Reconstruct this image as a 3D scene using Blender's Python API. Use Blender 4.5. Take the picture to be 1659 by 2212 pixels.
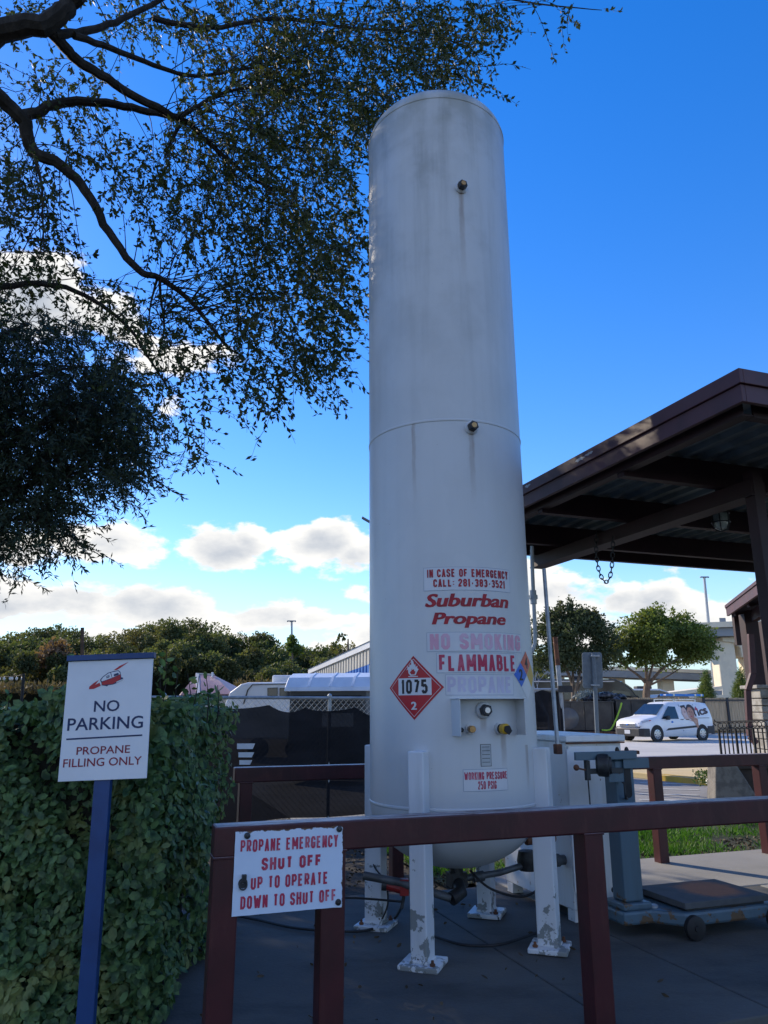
import bpy, bmesh, math, random
import numpy as np
from mathutils import Vector, Matrix
R_ = math.radians
random.seed(7); rng = np.random.default_rng(7)
C = bpy.context.scene
for o in list(bpy.data.objects): bpy.data.objects.remove(o)
col = C.collection

# ------------------------------------------------------------------ camera
CAM_H, PITCH = 1.5, R_(14.7)
cam_d = bpy.data.cameras.new('camera'); cam = bpy.data.objects.new('camera', cam_d); col.objects.link(cam)
cam_d.sensor_fit = 'VERTICAL'; cam_d.sensor_height = 36; cam_d.lens = 26
cam_d.clip_start = 0.05; cam_d.clip_end = 4000
cam.location = (0, 0, CAM_H); cam.rotation_euler = (math.pi/2 + PITCH, 0, 0)
C.camera = cam

# ------------------------------------------------------------------ sun, sky, exposure
SUN_AZ, SUN_EL = R_(46), R_(28)          # azimuth to the left of +Y
sun_dir = Vector((-math.sin(SUN_AZ)*math.cos(SUN_EL), math.cos(SUN_AZ)*math.cos(SUN_EL), math.sin(SUN_EL)))
sl = bpy.data.lights.new('sun', 'SUN'); sl.energy = 3.8; sl.angle = R_(0.5); sl.color = (1.0, .86, .66)
so = bpy.data.objects.new('sun', sl); col.objects.link(so)
so.rotation_euler = (-sun_dir).to_track_quat('-Z', 'Y').to_euler()
C.view_settings.view_transform = 'Standard'; C.view_settings.look = 'None'
C.view_settings.gamma = 1; C.view_settings.use_curve_mapping = False
C.view_settings.exposure = 0.68
FPX = 26/36*2212; CX, CY = 829.5, 1106.0   # photograph coordinates on a 1659 x 2212 grid

def ray(px, py):
    f = Vector((0, math.cos(PITCH), math.sin(PITCH))); u = Vector((0, -math.sin(PITCH), math.cos(PITCH)))
    return f + Vector((1, 0, 0))*((px-CX)/FPX) + u*(-(py-CY)/FPX)
def at_y(px, py, Y):
    d = ray(px, py); t = Y/d.y; return Vector((d.x*t, Y, CAM_H + d.z*t))
def at_z(px, py, z):
    d = ray(px, py); t = (z-CAM_H)/d.z; return Vector((d.x*t, d.y*t, z))
def azel(px, py):
    d = ray(px, py).normalized(); return math.atan2(d.x, d.y), math.asin(d.z)

class NT:
    """small node-tree helper"""
    def __init__(s, nt): s.nt = nt; s.n = nt.nodes; s.l = nt.links
    def add(s, t, **k):
        n = s.n.new(t)
        for a, b in k.items(): setattr(n, a, b)
        return n
    def link(s, a, b): s.l.new(a, b)
    def val(s, sock, v):
        if hasattr(v, 'links') or isinstance(v, bpy.types.NodeSocket): s.link(v, sock)
        else: sock.default_value = v
    def math(s, op, a, b=None, c=None, clamp=False):
        n = s.add('ShaderNodeMath', operation=op, use_clamp=clamp)
        s.val(n.inputs[0], a)
        if b is not None: s.val(n.inputs[1], b)
        if c is not None: s.val(n.inputs[2], c)
        return n.outputs[0]
    def smooth(s, x, a, b):
        n = s.add('ShaderNodeMapRange', interpolation_type='SMOOTHSTEP')
        s.val(n.inputs['Value'], x); n.inputs['From Min'].default_value = a; n.inputs['From Max'].default_value = b
        return n.outputs['Result']
    def mix(s, f, a, b, blend='MIX'):
        n = s.add('ShaderNodeMix', data_type='RGBA', blend_type=blend)
        s.val(n.inputs[0], f)
        for i, v in ((6, a), (7, b)):
            if isinstance(v, (tuple, list)): n.inputs[i].default_value = (*v[:3], 1)
            else: s.link(v, n.inputs[i])
        return n.outputs[2]
    def noise(s, vec, scale, detail=5, rough=.55, dist=0, out='Fac'):
        n = s.add('ShaderNodeTexNoise'); s.link(vec, n.inputs['Vector'])
        n.inputs['Scale'].default_value = scale; n.inputs['Detail'].default_value = detail
        n.inputs['Roughness'].default_value = rough; n.inputs['Distortion'].default_value = dist
        return n.outputs[out]
    def mapping(s, vec, scale=(1, 1, 1), loc=(0, 0, 0)):
        n = s.add('ShaderNodeMapping'); s.link(vec, n.inputs[0]); n.inputs['Scale'].default_value = scale
        n.inputs['Location'].default_value = loc
        return n.outputs[0]

W = bpy.data.worlds.new('World'); C.world = W; W.use_nodes = True
wt = NT(W.node_tree); W.node_tree.nodes.clear()
wout = wt.add('ShaderNodeOutputWorld'); bg = wt.add('ShaderNodeBackground'); bg.inputs[1].default_value = 0.15
sky = wt.add('ShaderNodeTexSky', sky_type='NISHITA', sun_disc=False)
sky.sun_elevation = SUN_EL; sky.sun_rotation = -SUN_AZ; sky.altitude = 0; sky.air_density = 1.0; sky.dust_density = .05; sky.ozone_density = 2.0
tc = wt.add('ShaderNodeTexCoord'); gen = tc.outputs['Generated']
sep = wt.add('ShaderNodeSeparateXYZ'); wt.link(gen, sep.inputs[0])
az = wt.math('ARCTAN2', sep.outputs[0], sep.outputs[1]); el = wt.math('ARCSINE', sep.outputs[2])
hs = wt.add('ShaderNodeHueSaturation'); hs.inputs['Saturation'].default_value = 1.6; hs.inputs['Value'].default_value = 1.45; hs.inputs['Hue'].default_value = .519
gm = wt.add('ShaderNodeGamma'); gm.inputs[1].default_value = .8; wt.link(sky.outputs[0], gm.inputs[0]); wt.link(gm.outputs[0], hs.inputs['Color'])
# cumulus, laid out by compass direction and elevation
BLOBS = [(240,1174,130,50,1.12),(310,1195,60,32,.85),(465,1188,95,54,1.12),(530,1172,62,44,.95),(420,1215,70,30,.8),(700,1175,110,70,1.1),(760,1205,90,50,1),(650,1150,50,30,.8),
         (130,1300,150,50,1.05),(330,1305,170,48,1.05),(560,1335,200,36,1),(690,1340,120,34,1),(-100,1310,200,90,1),(780,1285,60,40,.8),(400,1390,600,30,.95),(900,1370,300,60,1),
         (60,640,230,120,1.05),(230,700,130,70,.9),(400,760,140,60,.9),(90,560,130,60,.7),(360,870,50,30,.6),(60,1195,110,36,.8),
         (1200,1290,170,70,1),(1400,1300,170,48,1),(1560,1330,200,60,.9),(1650,1260,120,40,.8),(1300,1360,300,50,1),(1500,1225,120,22,.7),(1180,1225,120,40,.8)]
comb = wt.add('ShaderNodeCombineXYZ'); wt.link(wt.math('MULTIPLY', az, 1.0), comb.inputs[0]); wt.link(wt.math('MULTIPLY', el, 1.9), comb.inputs[1])
nv = comb.outputs[0]
n1 = wt.noise(nv, 9, 8, .58); n2 = wt.noise(wt.mapping(nv, loc=(.012, .03, 0)), 9, 8, .58)
n3 = wt.noise(nv, 3.2, 4, .5)
acc = None
for bx_, by_, rx, ry, s_ in BLOBS:
    a0, e0 = azel(bx_, by_); wa = rx/FPX*1.15; we = ry/FPX*1.15
    da = wt.math('MULTIPLY', wt.math('SUBTRACT', az, a0), 1/wa); de = wt.math('MULTIPLY', wt.math('SUBTRACT', el, e0), 1/we)
    d2 = wt.math('ADD', wt.math('MULTIPLY', da, da), wt.math('MULTIPLY', de, de))
    g = wt.math('MULTIPLY', wt.math('EXPONENT', wt.math('MULTIPLY', d2, -.9)), s_)
    acc = g if acc is None else wt.math('MAXIMUM', acc, g)
# clouds added in the unseen half of the sky as white fill light
back = wt.smooth(sep.outputs[1], .15, -.35)
acc = wt.math('MAXIMUM', acc, wt.math('MULTIPLY', back, wt.math('MULTIPLY', n3, 1.12)))
dens = wt.math('ADD', acc, wt.math('MULTIPLY', wt.math('SUBTRACT', n1, .5), 2.3))
mask = wt.smooth(dens, .56, .78)
dens2 = wt.math('ADD', acc, wt.math('MULTIPLY', wt.math('SUBTRACT', n2, .5), 1.5))
core = wt.smooth(wt.math('ADD', wt.math('MULTIPLY', dens2, .6), wt.math('MULTIPLY', n3, .5)), .60, 1.15)
ccol = wt.mix(core, (4.7, 4.6, 4.4), (2.0, 2.25, 2.65))
low = wt.math('MULTIPLY', wt.smooth(el, .20, -.02), .85)
skyh = wt.mix(low, hs.outputs[0], (2.0, 2.85, 3.9))
skyc = wt.mix(mask, skyh, ccol)
wt.link(skyc, bg.inputs[0]); wt.link(bg.outputs[0], wout.inputs[0])

# ------------------------------------------------------------------ materials
def mat(name, c1, c2=None, scale=6, rough=.6, metal=0, bump=0, bscale=None, lo=.42, hi=.62, spec=.4, stretch=(1, 1, 1), detail=6, fine=0):
    m = bpy.data.materials.new(name); m.use_nodes = True; t = NT(m.node_tree); b = m.node_tree.nodes['Principled BSDF']
    b.inputs['Roughness'].default_value = rough; b.inputs['Metallic'].default_value = metal
    b.inputs['Specular IOR Level'].default_value = spec
    co = t.add('ShaderNodeTexCoord').outputs['Object']
    v = t.mapping(co, stretch)
    if c2 is None: c2 = tuple(x*.82 for x in c1)
    f = t.smooth(t.noise(v, scale, detail), lo, hi)
    cc = t.mix(f, c1, c2)
    if fine:
        f2 = t.noise(v, scale*14, 3)
        cc = t.mix(fine, cc, t.mix(f2, tuple(x*.45 for x in c1), tuple(min(1, x*1.55) for x in c1)))
    t.link(cc, b.inputs['Base Color'])
    if bump:
        bn = t.add('ShaderNodeBump'); bn.inputs['Strength'].default_value = bump; bn.inputs['Distance'].default_value = .02
        t.link(t.noise(v, bscale or scale*6, 5), bn.inputs['Height']); t.link(bn.outputs[0], b.inputs['Normal'])
    return m

def leaf_mat(name, c1, c2, c3, scale=9, transl=.35, rough=.45):
    m = bpy.data.materials.new(name); m.use_nodes = True; t = NT(m.node_tree); n = m.node_tree.nodes
    b = n['Principled BSDF']; out = n['Material Output']
    b.inputs['Roughness'].default_value = rough; b.inputs['Specular IOR Level'].default_value = .35
    co = t.add('ShaderNodeTexCoord').outputs['Object']
    f = t.smooth(t.noise(co, scale, 3), .35, .68); g = t.smooth(t.noise(co, scale*.23, 3), .5, .72)
    cc = t.mix(g, t.mix(f, c1, c2), c3); t.link(cc, b.inputs['Base Color'])
    tr = t.add('ShaderNodeBsdfTranslucent'); t.link(t.mix(1.0, cc, (1.5, 1.5, .6), 'MULTIPLY'), tr.inputs[0])
    mx = t.add('ShaderNodeMixShader'); mx.inputs[0].default_value = transl
    t.link(b.outputs[0], mx.inputs[1]); t.link(tr.outputs[0], mx.inputs[2]); t.link(mx.outputs[0], out.inputs[0])
    return m

def paint_worn(name, base, grime, under, z0, z1, amount=.5, rough=.45, streak=True):
    """painted steel: grime streaks, chips that expose primer, more of them near the foot"""
    m = bpy.data.materials.new(name); m.use_nodes = True; t = NT(m.node_tree); b = m.node_tree.nodes['Principled BSDF']
    co = t.add('ShaderNodeTexCoord').outputs['Object']; sp = t.add('ShaderNodeSeparateXYZ'); t.link(co, sp.inputs[0])
    v = t.mapping(co, (1, 1, .12)) if streak else co
    f = t.math('MULTIPLY', t.smooth(t.noise(v, 7, 7, .6), .45, .75), .55)
    f = t.math('MAXIMUM', f, t.math('MULTIPLY', t.smooth(t.noise(co, 2.2, 5), .52, .75), .4))
    c = t.mix(f, base, grime)
    zz = t.smooth(sp.outputs[2], z1, z0)
    chip = t.smooth(t.math('ADD', t.noise(co, 9, 7, .65), t.math('MULTIPLY', zz, amount*.22)), .68, .695)
    c = t.mix(chip, c, under)
    rustm = t.smooth(t.math('ADD', t.noise(co, 17, 6, .7), t.math('MULTIPLY', zz, amount*.15)), .74, .76)
    c = t.mix(rustm, c, (.045, .03, .022))
    t.link(c, b.inputs['Base Color']); b.inputs['Roughness'].default_value = rough
    bn = t.add('ShaderNodeBump'); bn.inputs['Strength'].default_value = .25; bn.inputs['Distance'].default_value = .004
    t.link(t.math('SUBTRACT', 1.0, chip), bn.inputs['Height']); t.link(bn.outputs[0], b.inputs['Normal'])
    return m

M = {}
M['brown'] = mat('brown_paint', (.062, .014, .017), (.045, .012, .014), 5, .36, bump=.05, spec=.4, fine=.12)
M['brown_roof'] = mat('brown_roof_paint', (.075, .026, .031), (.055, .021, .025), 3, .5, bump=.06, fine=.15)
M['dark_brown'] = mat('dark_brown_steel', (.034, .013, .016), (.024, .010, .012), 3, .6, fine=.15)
M['deck'] = mat('galvanized_deck', (.15, .19, .2), (.10, .13, .14), 4, .5, metal=.1)
M['white_sign'] = mat('white_sign_face', (.66, .69, .73), (.62, .65, .69), 4, .4)
M['navy'] = mat('navy_paint', (.012, .05, .17), (.01, .04, .14), 6, .4)
M['navy_ink'] = mat('navy_ink', (.012, .03, .10), (.012, .025, .085), 20, .5)
M['maroon_ink'] = mat('maroon_ink', (.24, .018, .04), (.19, .015, .035), 20, .5)
M['red_ink'] = mat('red_ink', (.36, .012, .024), (.27, .01, .022), 14, .5)
M['faded_red'] = mat('faded_red_ink', (.42, .03, .075), (.52, .14, .2), 9, .55, lo=.5, hi=.7)
M['pink_ink'] = mat('pink_faded_ink', (.62, .33, .42), (.60, .42, .52), 6, .6)
M['violet_ink'] = mat('violet_faded_ink', (.47, .44, .56), (.51, .50, .62), 6, .6)
M['black_ink'] = mat('black_ink', (.012, .012, .016), (.02, .02, .025), 10, .5)
M['sticker_white'] = mat('sticker_white', (.58, .60, .63), (.54, .56, .6), 3, .35)
M['sticker_edge'] = mat('sticker_edge', (.33, .38, .45), (.28, .33, .4), 8, .6)
M['red_sticker'] = mat('red_sticker', (.42, .010, .022), (.36, .01, .02), 4, .35)
M['blue_sticker'] = mat('blue_sticker', (.015, .12, .55), (.015, .1, .45), 4, .4)
M['orange_sticker'] = mat('orange_red_sticker', (.55, .075, .03), (.5, .1, .05), 4, .4)
M['brass'] = mat('brass', (.45, .27, .11), (.35, .2, .08), 30, .35, metal=.6)
M['yellow_plastic'] = mat('yellow_plastic', (.60, .36, .02), (.5, .3, .02), 10, .4)
M['dark_metal'] = mat('dark_metal', (.045, .05, .055), (.03, .03, .032), 14, .5, metal=.4, bump=.1)
M['black'] = mat('black_rubber', (.012, .012, .014), (.02, .02, .022), 12, .6)
M['steel'] = mat('galvanized_steel', (.38, .41, .44), (.28, .31, .34), 8, .45, metal=.35)
M['grey_sign'] = mat('grey_sign_back', (.17, .2, .23), (.13, .16, .19), 7, .5, metal=.2, fine=.12)
M['rust'] = mat('rusty_steel', (.17, .07, .035), (.09, .04, .025), 10, .8, bump=.2)
M['scale_blue'] = paint_worn('scale_blue_paint', (.075, .13, .175), (.06, .085, .10), (.11, .07, .04), 0, .45, .75, .4)
M['scale_plate'] = None
M['white_metal'] = paint_worn('white_cabinet_paint', (.74, .76, .78), (.55, .53, .46), (.30, .17, .09), 0, .35, .35, .35)
M['leg_paint'] = paint_worn('leg_white_paint', (.62, .65, .69), (.42, .45, .46), (.22, .24, .24), 0, .65, .78, .45)
M['rubber_bag'] = mat('white_sandbag', (.55, .55, .55), (.45, .45, .46), 9, .8, bump=.3)
M['bark'] = mat('bark', (.018, .015, .012), (.034, .029, .024), 14, .9, bump=.6, stretch=(1, 1, .3))
M['bark_pale'] = mat('pale_bark', (.17, .13, .10), (.11, .085, .065), 9, .9, bump=.4, stretch=(1, 1, .3))
M['leaf_oak'] = leaf_mat('oak_leaf', (.028, .045, .018), (.05, .068, .022), (.075, .07, .022), 7, .3, .6)
M['leaf_dark'] = leaf_mat('dark_leaf', (.018, .036, .024), (.028, .05, .028), (.03, .048, .02), 6, .15, .6)
M['leaf_hedge'] = leaf_mat('hedge_leaf', (.026, .064, .024), (.12, .21, .07), (.19, .22, .07), 21, .2, .5)
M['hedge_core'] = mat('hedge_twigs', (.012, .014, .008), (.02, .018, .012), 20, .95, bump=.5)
M['leaf_wood'] = leaf_mat('woodland_leaf', (.06, .085, .035), (.12, .14, .06), (.155, .145, .07), .45, .35, .7)
M['leaf_wood2'] = leaf_mat('dark_woodland_leaf', (.045, .06, .025), (.085, .095, .035), (.12, .105, .04), .45, .3, .7)
M['leaf_yellow'] = leaf_mat('yellow_leaf', (.22, .17, .03), (.16, .13, .03), (.25, .15, .03), .8, .3, .7)
M['leaf_red'] = leaf_mat('russet_leaf', (.18, .11, .07), (.2, .13, .09), (.22, .09, .05), .8, .3, .7)
M['leaf_street'] = leaf_mat('street_tree_leaf', (.085, .125, .03), (.15, .195, .05), (.215, .21, .06), 1.2, .4, .6)
M['leaf_street2'] = leaf_mat('dark_street_leaf', (.05, .07, .035), (.085, .105, .045), (.11, .09, .05), 1.2, .3, .6)
M['leaf_pine'] = leaf_mat('pine_needles', (.07, .12, .03), (.13, .17, .05), (.16, .18, .06), 1.5, .3, .6)
M['dry_brush'] = leaf_mat('dry_brush', (.12, .09, .045), (.17, .125, .065), (.10, .085, .05), 1, .2, .8)
M['grass_m'] = leaf_mat('grass_blade', (.04, .12, .014), (.075, .19, .022), (.09, .13, .03), 5, .35, .6)
M['litter'] = leaf_mat('leaf_litter', (.05, .036, .022), (.09, .065, .04), (.16, .125, .085), 22, .05, .8)
M['screen'] = None
M['glass'] = mat('dark_glass', (.015, .022, .03), (.02, .03, .04), 2, .06, spec=.8)
M['van_white'] = mat('white_van_paint', (.78, .79, .8), (.74, .75, .77), 2, .22, spec=.6)
M['plastic_dark'] = mat('dark_plastic', (.03, .032, .036), (.04, .042, .046), 8, .55)
M['chrome'] = mat('silver_metal', (.55, .56, .58), (.45, .46, .48), 8, .28, metal=.7)
M['lamp_clear'] = mat('headlight_lens', (.5, .52, .55), (.4, .42, .45), 20, .12)
M['red_lens'] = mat('red_lens', (.4, .02, .02), (.3, .015, .015), 20, .2)
M['ladder_blue'] = mat('ladder_blue', (.02, .2, .62), (.02, .17, .5), 6, .5)
M['skin'] = mat('printed_skin', (.42, .2, .13), (.55, .32, .23), 3, .4)
M['skin2'] = mat('printed_pale_skin', (.62, .42, .36), (.66, .5, .45), 3, .4)
M['hair'] = mat('printed_hair', (.05, .03, .03), (.09, .05, .05), 4, .4)
M['conc_far'] = mat('highway_concrete', (.84, .74, .57), (.76, .67, .52), .6, .8, bump=.05)
M['girder'] = mat('highway_girder', (.30, .32, .34), (.26, .28, .3), .5, .7)
M['wood_fence'] = mat('wood_fence', (.58, .42, .26), (.42, .30, .18), 3, .85, bump=.2, stretch=(6, 6, .25))
M['rv_dark'] = mat('rv_dark_paint', (.035, .034, .036), (.045, .042, .042), 1, .2, spec=.6)
M['rv_grey'] = mat('rv_grey_paint', (.09, .088, .088), (.075, .072, .072), 1, .25)
M['rv_white'] = mat('rv_white', (.72, .73, .75), (.66, .67, .7), 1, .35)
M['dumpster'] = mat('black_dumpster', (.018, .018, .02), (.04, .038, .036), 2, .45, bump=.1)
M['trash'] = mat('bin_bag', (.02, .02, .022), (.10, .10, .11), 4, .25, bump=.5)
M['pink_roof'] = mat('pink_metal_roof', (.33, .20, .20), (.29, .175, .18), 1, .45)
M['cream_wall'] = mat('cream_metal', (.50, .48, .43), (.45, .43, .39), 1, .5)
M['blue_wall'] = mat('blue_metal', (.015, .14, .5), (.015, .12, .43), 1, .45)
M['potty_roof'] = mat('blue_white_plastic', (.62, .7, .82), (.56, .64, .76), 2, .3)
M['potty_dark'] = mat('dark_grey_plastic', (.055, .06, .065), (.045, .05, .055), 2, .5)
M['stone'] = mat('rubble_stone', (.34, .33, .31), (.22, .21, .19), 5, .85, bump=.5)
M['block'] = mat('rough_concrete', (.2, .185, .165), (.13, .12, .11), 7, .9, bump=.4)
M['soil_block'] = mat('brown_block', (.06, .045, .035), (.045, .035, .03), 6, .9, bump=.3)
M['planter_white'] = mat('white_concrete', (.62, .6, .56), (.52, .5, .47), 4, .7)
M['wood_pole'] = mat('wooden_pole', (.11, .07, .045), (.08, .05, .03), 5, .9)
M['lime'] = mat('lime_strap', (.32, .5, .04), (.26, .42, .04), 6, .6)
M['lamp_glass'] = mat('ribbed_lamp_glass', (.26, .31, .3), (.2, .25, .24), 12, .12, spec=.7)
M['bulb'] = mat('white_bulb', (.8, .8, .78), (.75, .75, .73), 6, .2)
M['red_valve'] = mat('red_valve', (.28, .02, .02), (.2, .015, .015), 8, .4)
M['pipe'] = mat('dull_pipe', (.11, .12, .13), (.07, .075, .08), 8, .5, metal=.3, bump=.1)
M['line_white'] = mat('road_line', (.55, .55, .52), (.42, .42, .4), 3, .7)
M['line_yellow'] = mat('yellow_kerb_paint', (.55, .36, .05), (.45, .3, .06), 3, .7)

def tank_paint():
    m = bpy.data.materials.new('tank_paint'); m.use_nodes = True; t = NT(m.node_tree); b = m.node_tree.nodes['Principled BSDF']
    co = t.add('ShaderNodeTexCoord').outputs['Object']; sp = t.add('ShaderNodeSeparateXYZ'); t.link(co, sp.inputs[0]); z = sp.outputs[2]
    up = t.smooth(z, 2.6, 6.2); lowm = t.smooth(z, 1.65, .8)
    v = t.mapping(co, (1, 1, .06))
    st = t.smooth(t.noise(v, 9, 8, .62), .42, .72)
    bl = t.smooth(t.noise(co, 1.6, 6, .6), .42, .68)
    patches = t.smooth(t.noise(t.mapping(co, (1, 1, .8)), 3.2, 2, .4), .53, .55)      # touched-up paint patches
    f = t.math('ADD', t.math('MULTIPLY', st, t.math('MULTIPLY_ADD', up, .30, .06)), t.math('MULTIPLY', bl, t.math('MULTIPLY_ADD', up, .42, .06)), clamp=True)
    c = t.mix(f, (.54, .56, .575), (.23, .245, .24))
    top = t.smooth(z, 5.7, 6.5)
    c = t.mix(t.math('MULTIPLY', top, t.math('MULTIPLY_ADD', t.smooth(t.noise(co, 4, 6), .38, .6), .55, .25)), c, (.24, .245, .20))
    c = t.mix(t.math('MULTIPLY', patches, .10), c, (.42, .45, .47))
    # chips and scuffs low down
    chip = t.smooth(t.math('ADD', t.noise(co, 10, 8, .7), t.math('MULTIPLY', lowm, .04)), .73, .74)
    c = t.mix(t.math('MULTIPLY', chip, lowm), c, (.12, .15, .15))
    sp2 = t.smooth(t.noise(co, 42, 3, .6), .74, .77)
    c = t.mix(t.math('MULTIPLY', sp2, .5), c, (.2, .2, .18))
    # thin rust runs that start at the fittings
    for rx_, ry_, z0, ln_, w_ in RUNS:
        dx = t.math('SUBTRACT', sp.outputs[0], t.math('ADD', rx_, t.math('MULTIPLY', t.math('SUBTRACT', t.noise(t.mapping(co, (0, 0, 3)), 3, 3), .5), .03))); dy = t.math('SUBTRACT', sp.outputs[1], ry_)
        d2 = t.math('SQRT', t.math('ADD', t.math('MULTIPLY', dx, dx), t.math('MULTIPLY', dy, dy)))
        mk = t.math('MULTIPLY', t.math('SUBTRACT', 1.0, t.smooth(d2, w_*.3, w_)), t.math('MULTIPLY', t.smooth(z, z0-ln_, z0-.05), t.math('LESS_THAN', z, z0)))
        c = t.mix(t.math('MULTIPLY', mk, t.math('MULTIPLY_ADD', t.noise(t.mapping(co, (1, 1, .2)), 40, 4), .7, .1)), c, (.20, .12, .07))
    t.link(c, b.inputs['Base Color']); b.inputs['Roughness'].default_value = .4
    b.inputs['Specular IOR Level'].default_value = .4
    bn = t.add('ShaderNodeBump'); bn.inputs['Strength'].default_value = .08; bn.inputs['Distance'].default_value = .01
    t.link(t.noise(co, 3, 3), bn.inputs['Height']); t.link(bn.outputs[0], b.inputs['Normal'])
    return m

def rail_paint():
    m = bpy.data.materials.new('worn_maroon_paint'); m.use_nodes = True; t = NT(m.node_tree); b = m.node_tree.nodes['Principled BSDF']
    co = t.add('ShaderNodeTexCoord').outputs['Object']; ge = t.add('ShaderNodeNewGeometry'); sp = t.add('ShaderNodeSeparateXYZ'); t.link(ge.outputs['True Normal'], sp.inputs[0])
    c = t.mix(t.smooth(t.noise(co, 4, 6), .4, .65), (.060, .013, .016), (.042, .011, .013))
    c = t.mix(t.math('MULTIPLY', t.smooth(t.noise(t.mapping(co, (1, 1, .25)), 16, 6, .65), .5, .72), .55), c, (.085, .028, .026))
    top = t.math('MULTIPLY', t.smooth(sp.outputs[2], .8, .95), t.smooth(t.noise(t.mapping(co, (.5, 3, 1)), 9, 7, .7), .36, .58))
    c = t.mix(top, c, (.34, .29, .28))                       # rubbed paint plus a sky glint painted into the upper face
    chip = t.smooth(t.noise(co, 24, 6, .7), .725, .735)
    c = t.mix(chip, c, (.07, .045, .035)); t.link(c, b.inputs['Base Color'])
    b.inputs['Roughness'].default_value = .42; b.inputs['Specular IOR Level'].default_value = .4
    bn = t.add('ShaderNodeBump'); bn.inputs['Strength'].default_value = .15; bn.inputs['Distance'].default_value = .004
    t.link(t.noise(co, 40, 5), bn.inputs['Height']); t.link(bn.outputs[0], b.inputs['Normal'])
    return m
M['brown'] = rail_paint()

def scale_plate():
    m = bpy.data.materials.new('scale_platform_steel'); m.use_nodes = True; t = NT(m.node_tree); b = m.node_tree.nodes['Principled BSDF']
    co = t.add('ShaderNodeTexCoord').outputs['Object']
    d = t.add('ShaderNodeVectorMath', operation='DISTANCE'); t.link(co, d.inputs[0]); d.inputs[1].default_value = SCALE_RUST
    f = t.math('MULTIPLY', t.math('SUBTRACT', 1.0, t.smooth(t.math('ADD', d.outputs['Value'], t.math('MULTIPLY', t.math('SUBTRACT', t.noise(co, 9, 6), .5), .18)), .14, .28)), .8)
    c = t.mix(f, t.mix(t.noise(co, 12, 6), (.06, .065, .072), (.12, .125, .13)), t.mix(t.noise(co, 18, 5), (.52, .20, .085), (.34, .14, .07)))
    t.link(c, b.inputs['Base Color']); b.inputs['Roughness'].default_value = .8; b.inputs['Specular IOR Level'].default_value = .2
    return m

def concrete(name, c1, c2, stain, scale=1.2, rough=.85):
    m = bpy.data.materials.new(name); m.use_nodes = True; t = NT(m.node_tree); b = m.node_tree.nodes['Principled BSDF']
    co = t.add('ShaderNodeTexCoord').outputs['Object']
    c = t.mix(t.smooth(t.noise(co, scale, 7, .6), .35, .68), c1, c2)
    c = t.mix(t.math('MULTIPLY', t.smooth(t.noise(t.mapping(co, (1, 2.2, 1), (3, 1, 0)), scale*.7, 6, .65), .46, .70), .75), c, stain)
    c = t.mix(.22, c, t.mix(t.noise(co, 60, 3), tuple(x*.5 for x in c1), tuple(x*1.5 for x in c2)))
    sp_ = t.smooth(t.noise(co, 26, 2, .5), .735, .75)
    c = t.mix(t.math('MULTIPLY', sp_, .5), c, tuple(min(.6, x*2.4) for x in c1))
    t.link(c, b.inputs['Base Color']); b.inputs['Roughness'].default_value = rough
    bn = t.add('ShaderNodeBump'); bn.inputs['Strength'].default_value = .3; bn.inputs['Distance'].default_value = .01
    t.link(t.noise(co, 45, 5), bn.inputs['Height']); t.link(bn.outputs[0], b.inputs['Normal'])
    return m
M['pad'] = concrete('stained_concrete', (.056, .056, .055), (.095, .094, .088), (.015, .016, .017))
M['slab'] = concrete('clean_concrete', (.27, .265, .25), (.22, .215, .205), (.15, .148, .145), 1)
M['lot'] = concrete('lot_concrete', (.50, .485, .45), (.44, .425, .40), (.36, .35, .33), .25)
M['drive'] = concrete('drive_concrete', (.25, .245, .24), (.2, .196, .19), (.13, .128, .126), .6)
M['walk'] = concrete('walk_concrete', (.62, .48, .25), (.55, .43, .22), (.44, .36, .2), .6)
M['earth'] = mat('earth', (.05, .042, .032), (.028, .024, .02), 2.5, .95, bump=.7, bscale=18, fine=.35)
M['turf'] = mat('turf_soil', (.035, .05, .018), (.03, .026, .018), 1.4, .95, bump=.6, bscale=20, fine=.3)

def screen_mat():
    m = bpy.data.materials.new('black_windscreen'); m.use_nodes = True; t = NT(m.node_tree); n = m.node_tree.nodes
    b = n['Principled BSDF']; b.inputs['Roughness'].default_value = .75; b.inputs['Specular IOR Level'].default_value = .15
    co = t.add('ShaderNodeTexCoord').outputs['Object']
    t.link(t.mix(t.smooth(t.noise(t.mapping(co, (.6, .6, 2)), 1.3, 5), .4, .7), (.008, .009, .013), (.02, .02, .026)), b.inputs['Base Color'])
    tr = t.add('ShaderNodeBsdfTransparent'); mx = t.add('ShaderNodeMixShader'); mx.inputs[0].default_value = .04
    t.link(b.outputs[0], mx.inputs[1]); t.link(tr.outputs[0], mx.inputs[2]); t.link(mx.outputs[0], n['Material Output'].inputs[0])
    return m
M['screen'] = screen_mat()

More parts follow.
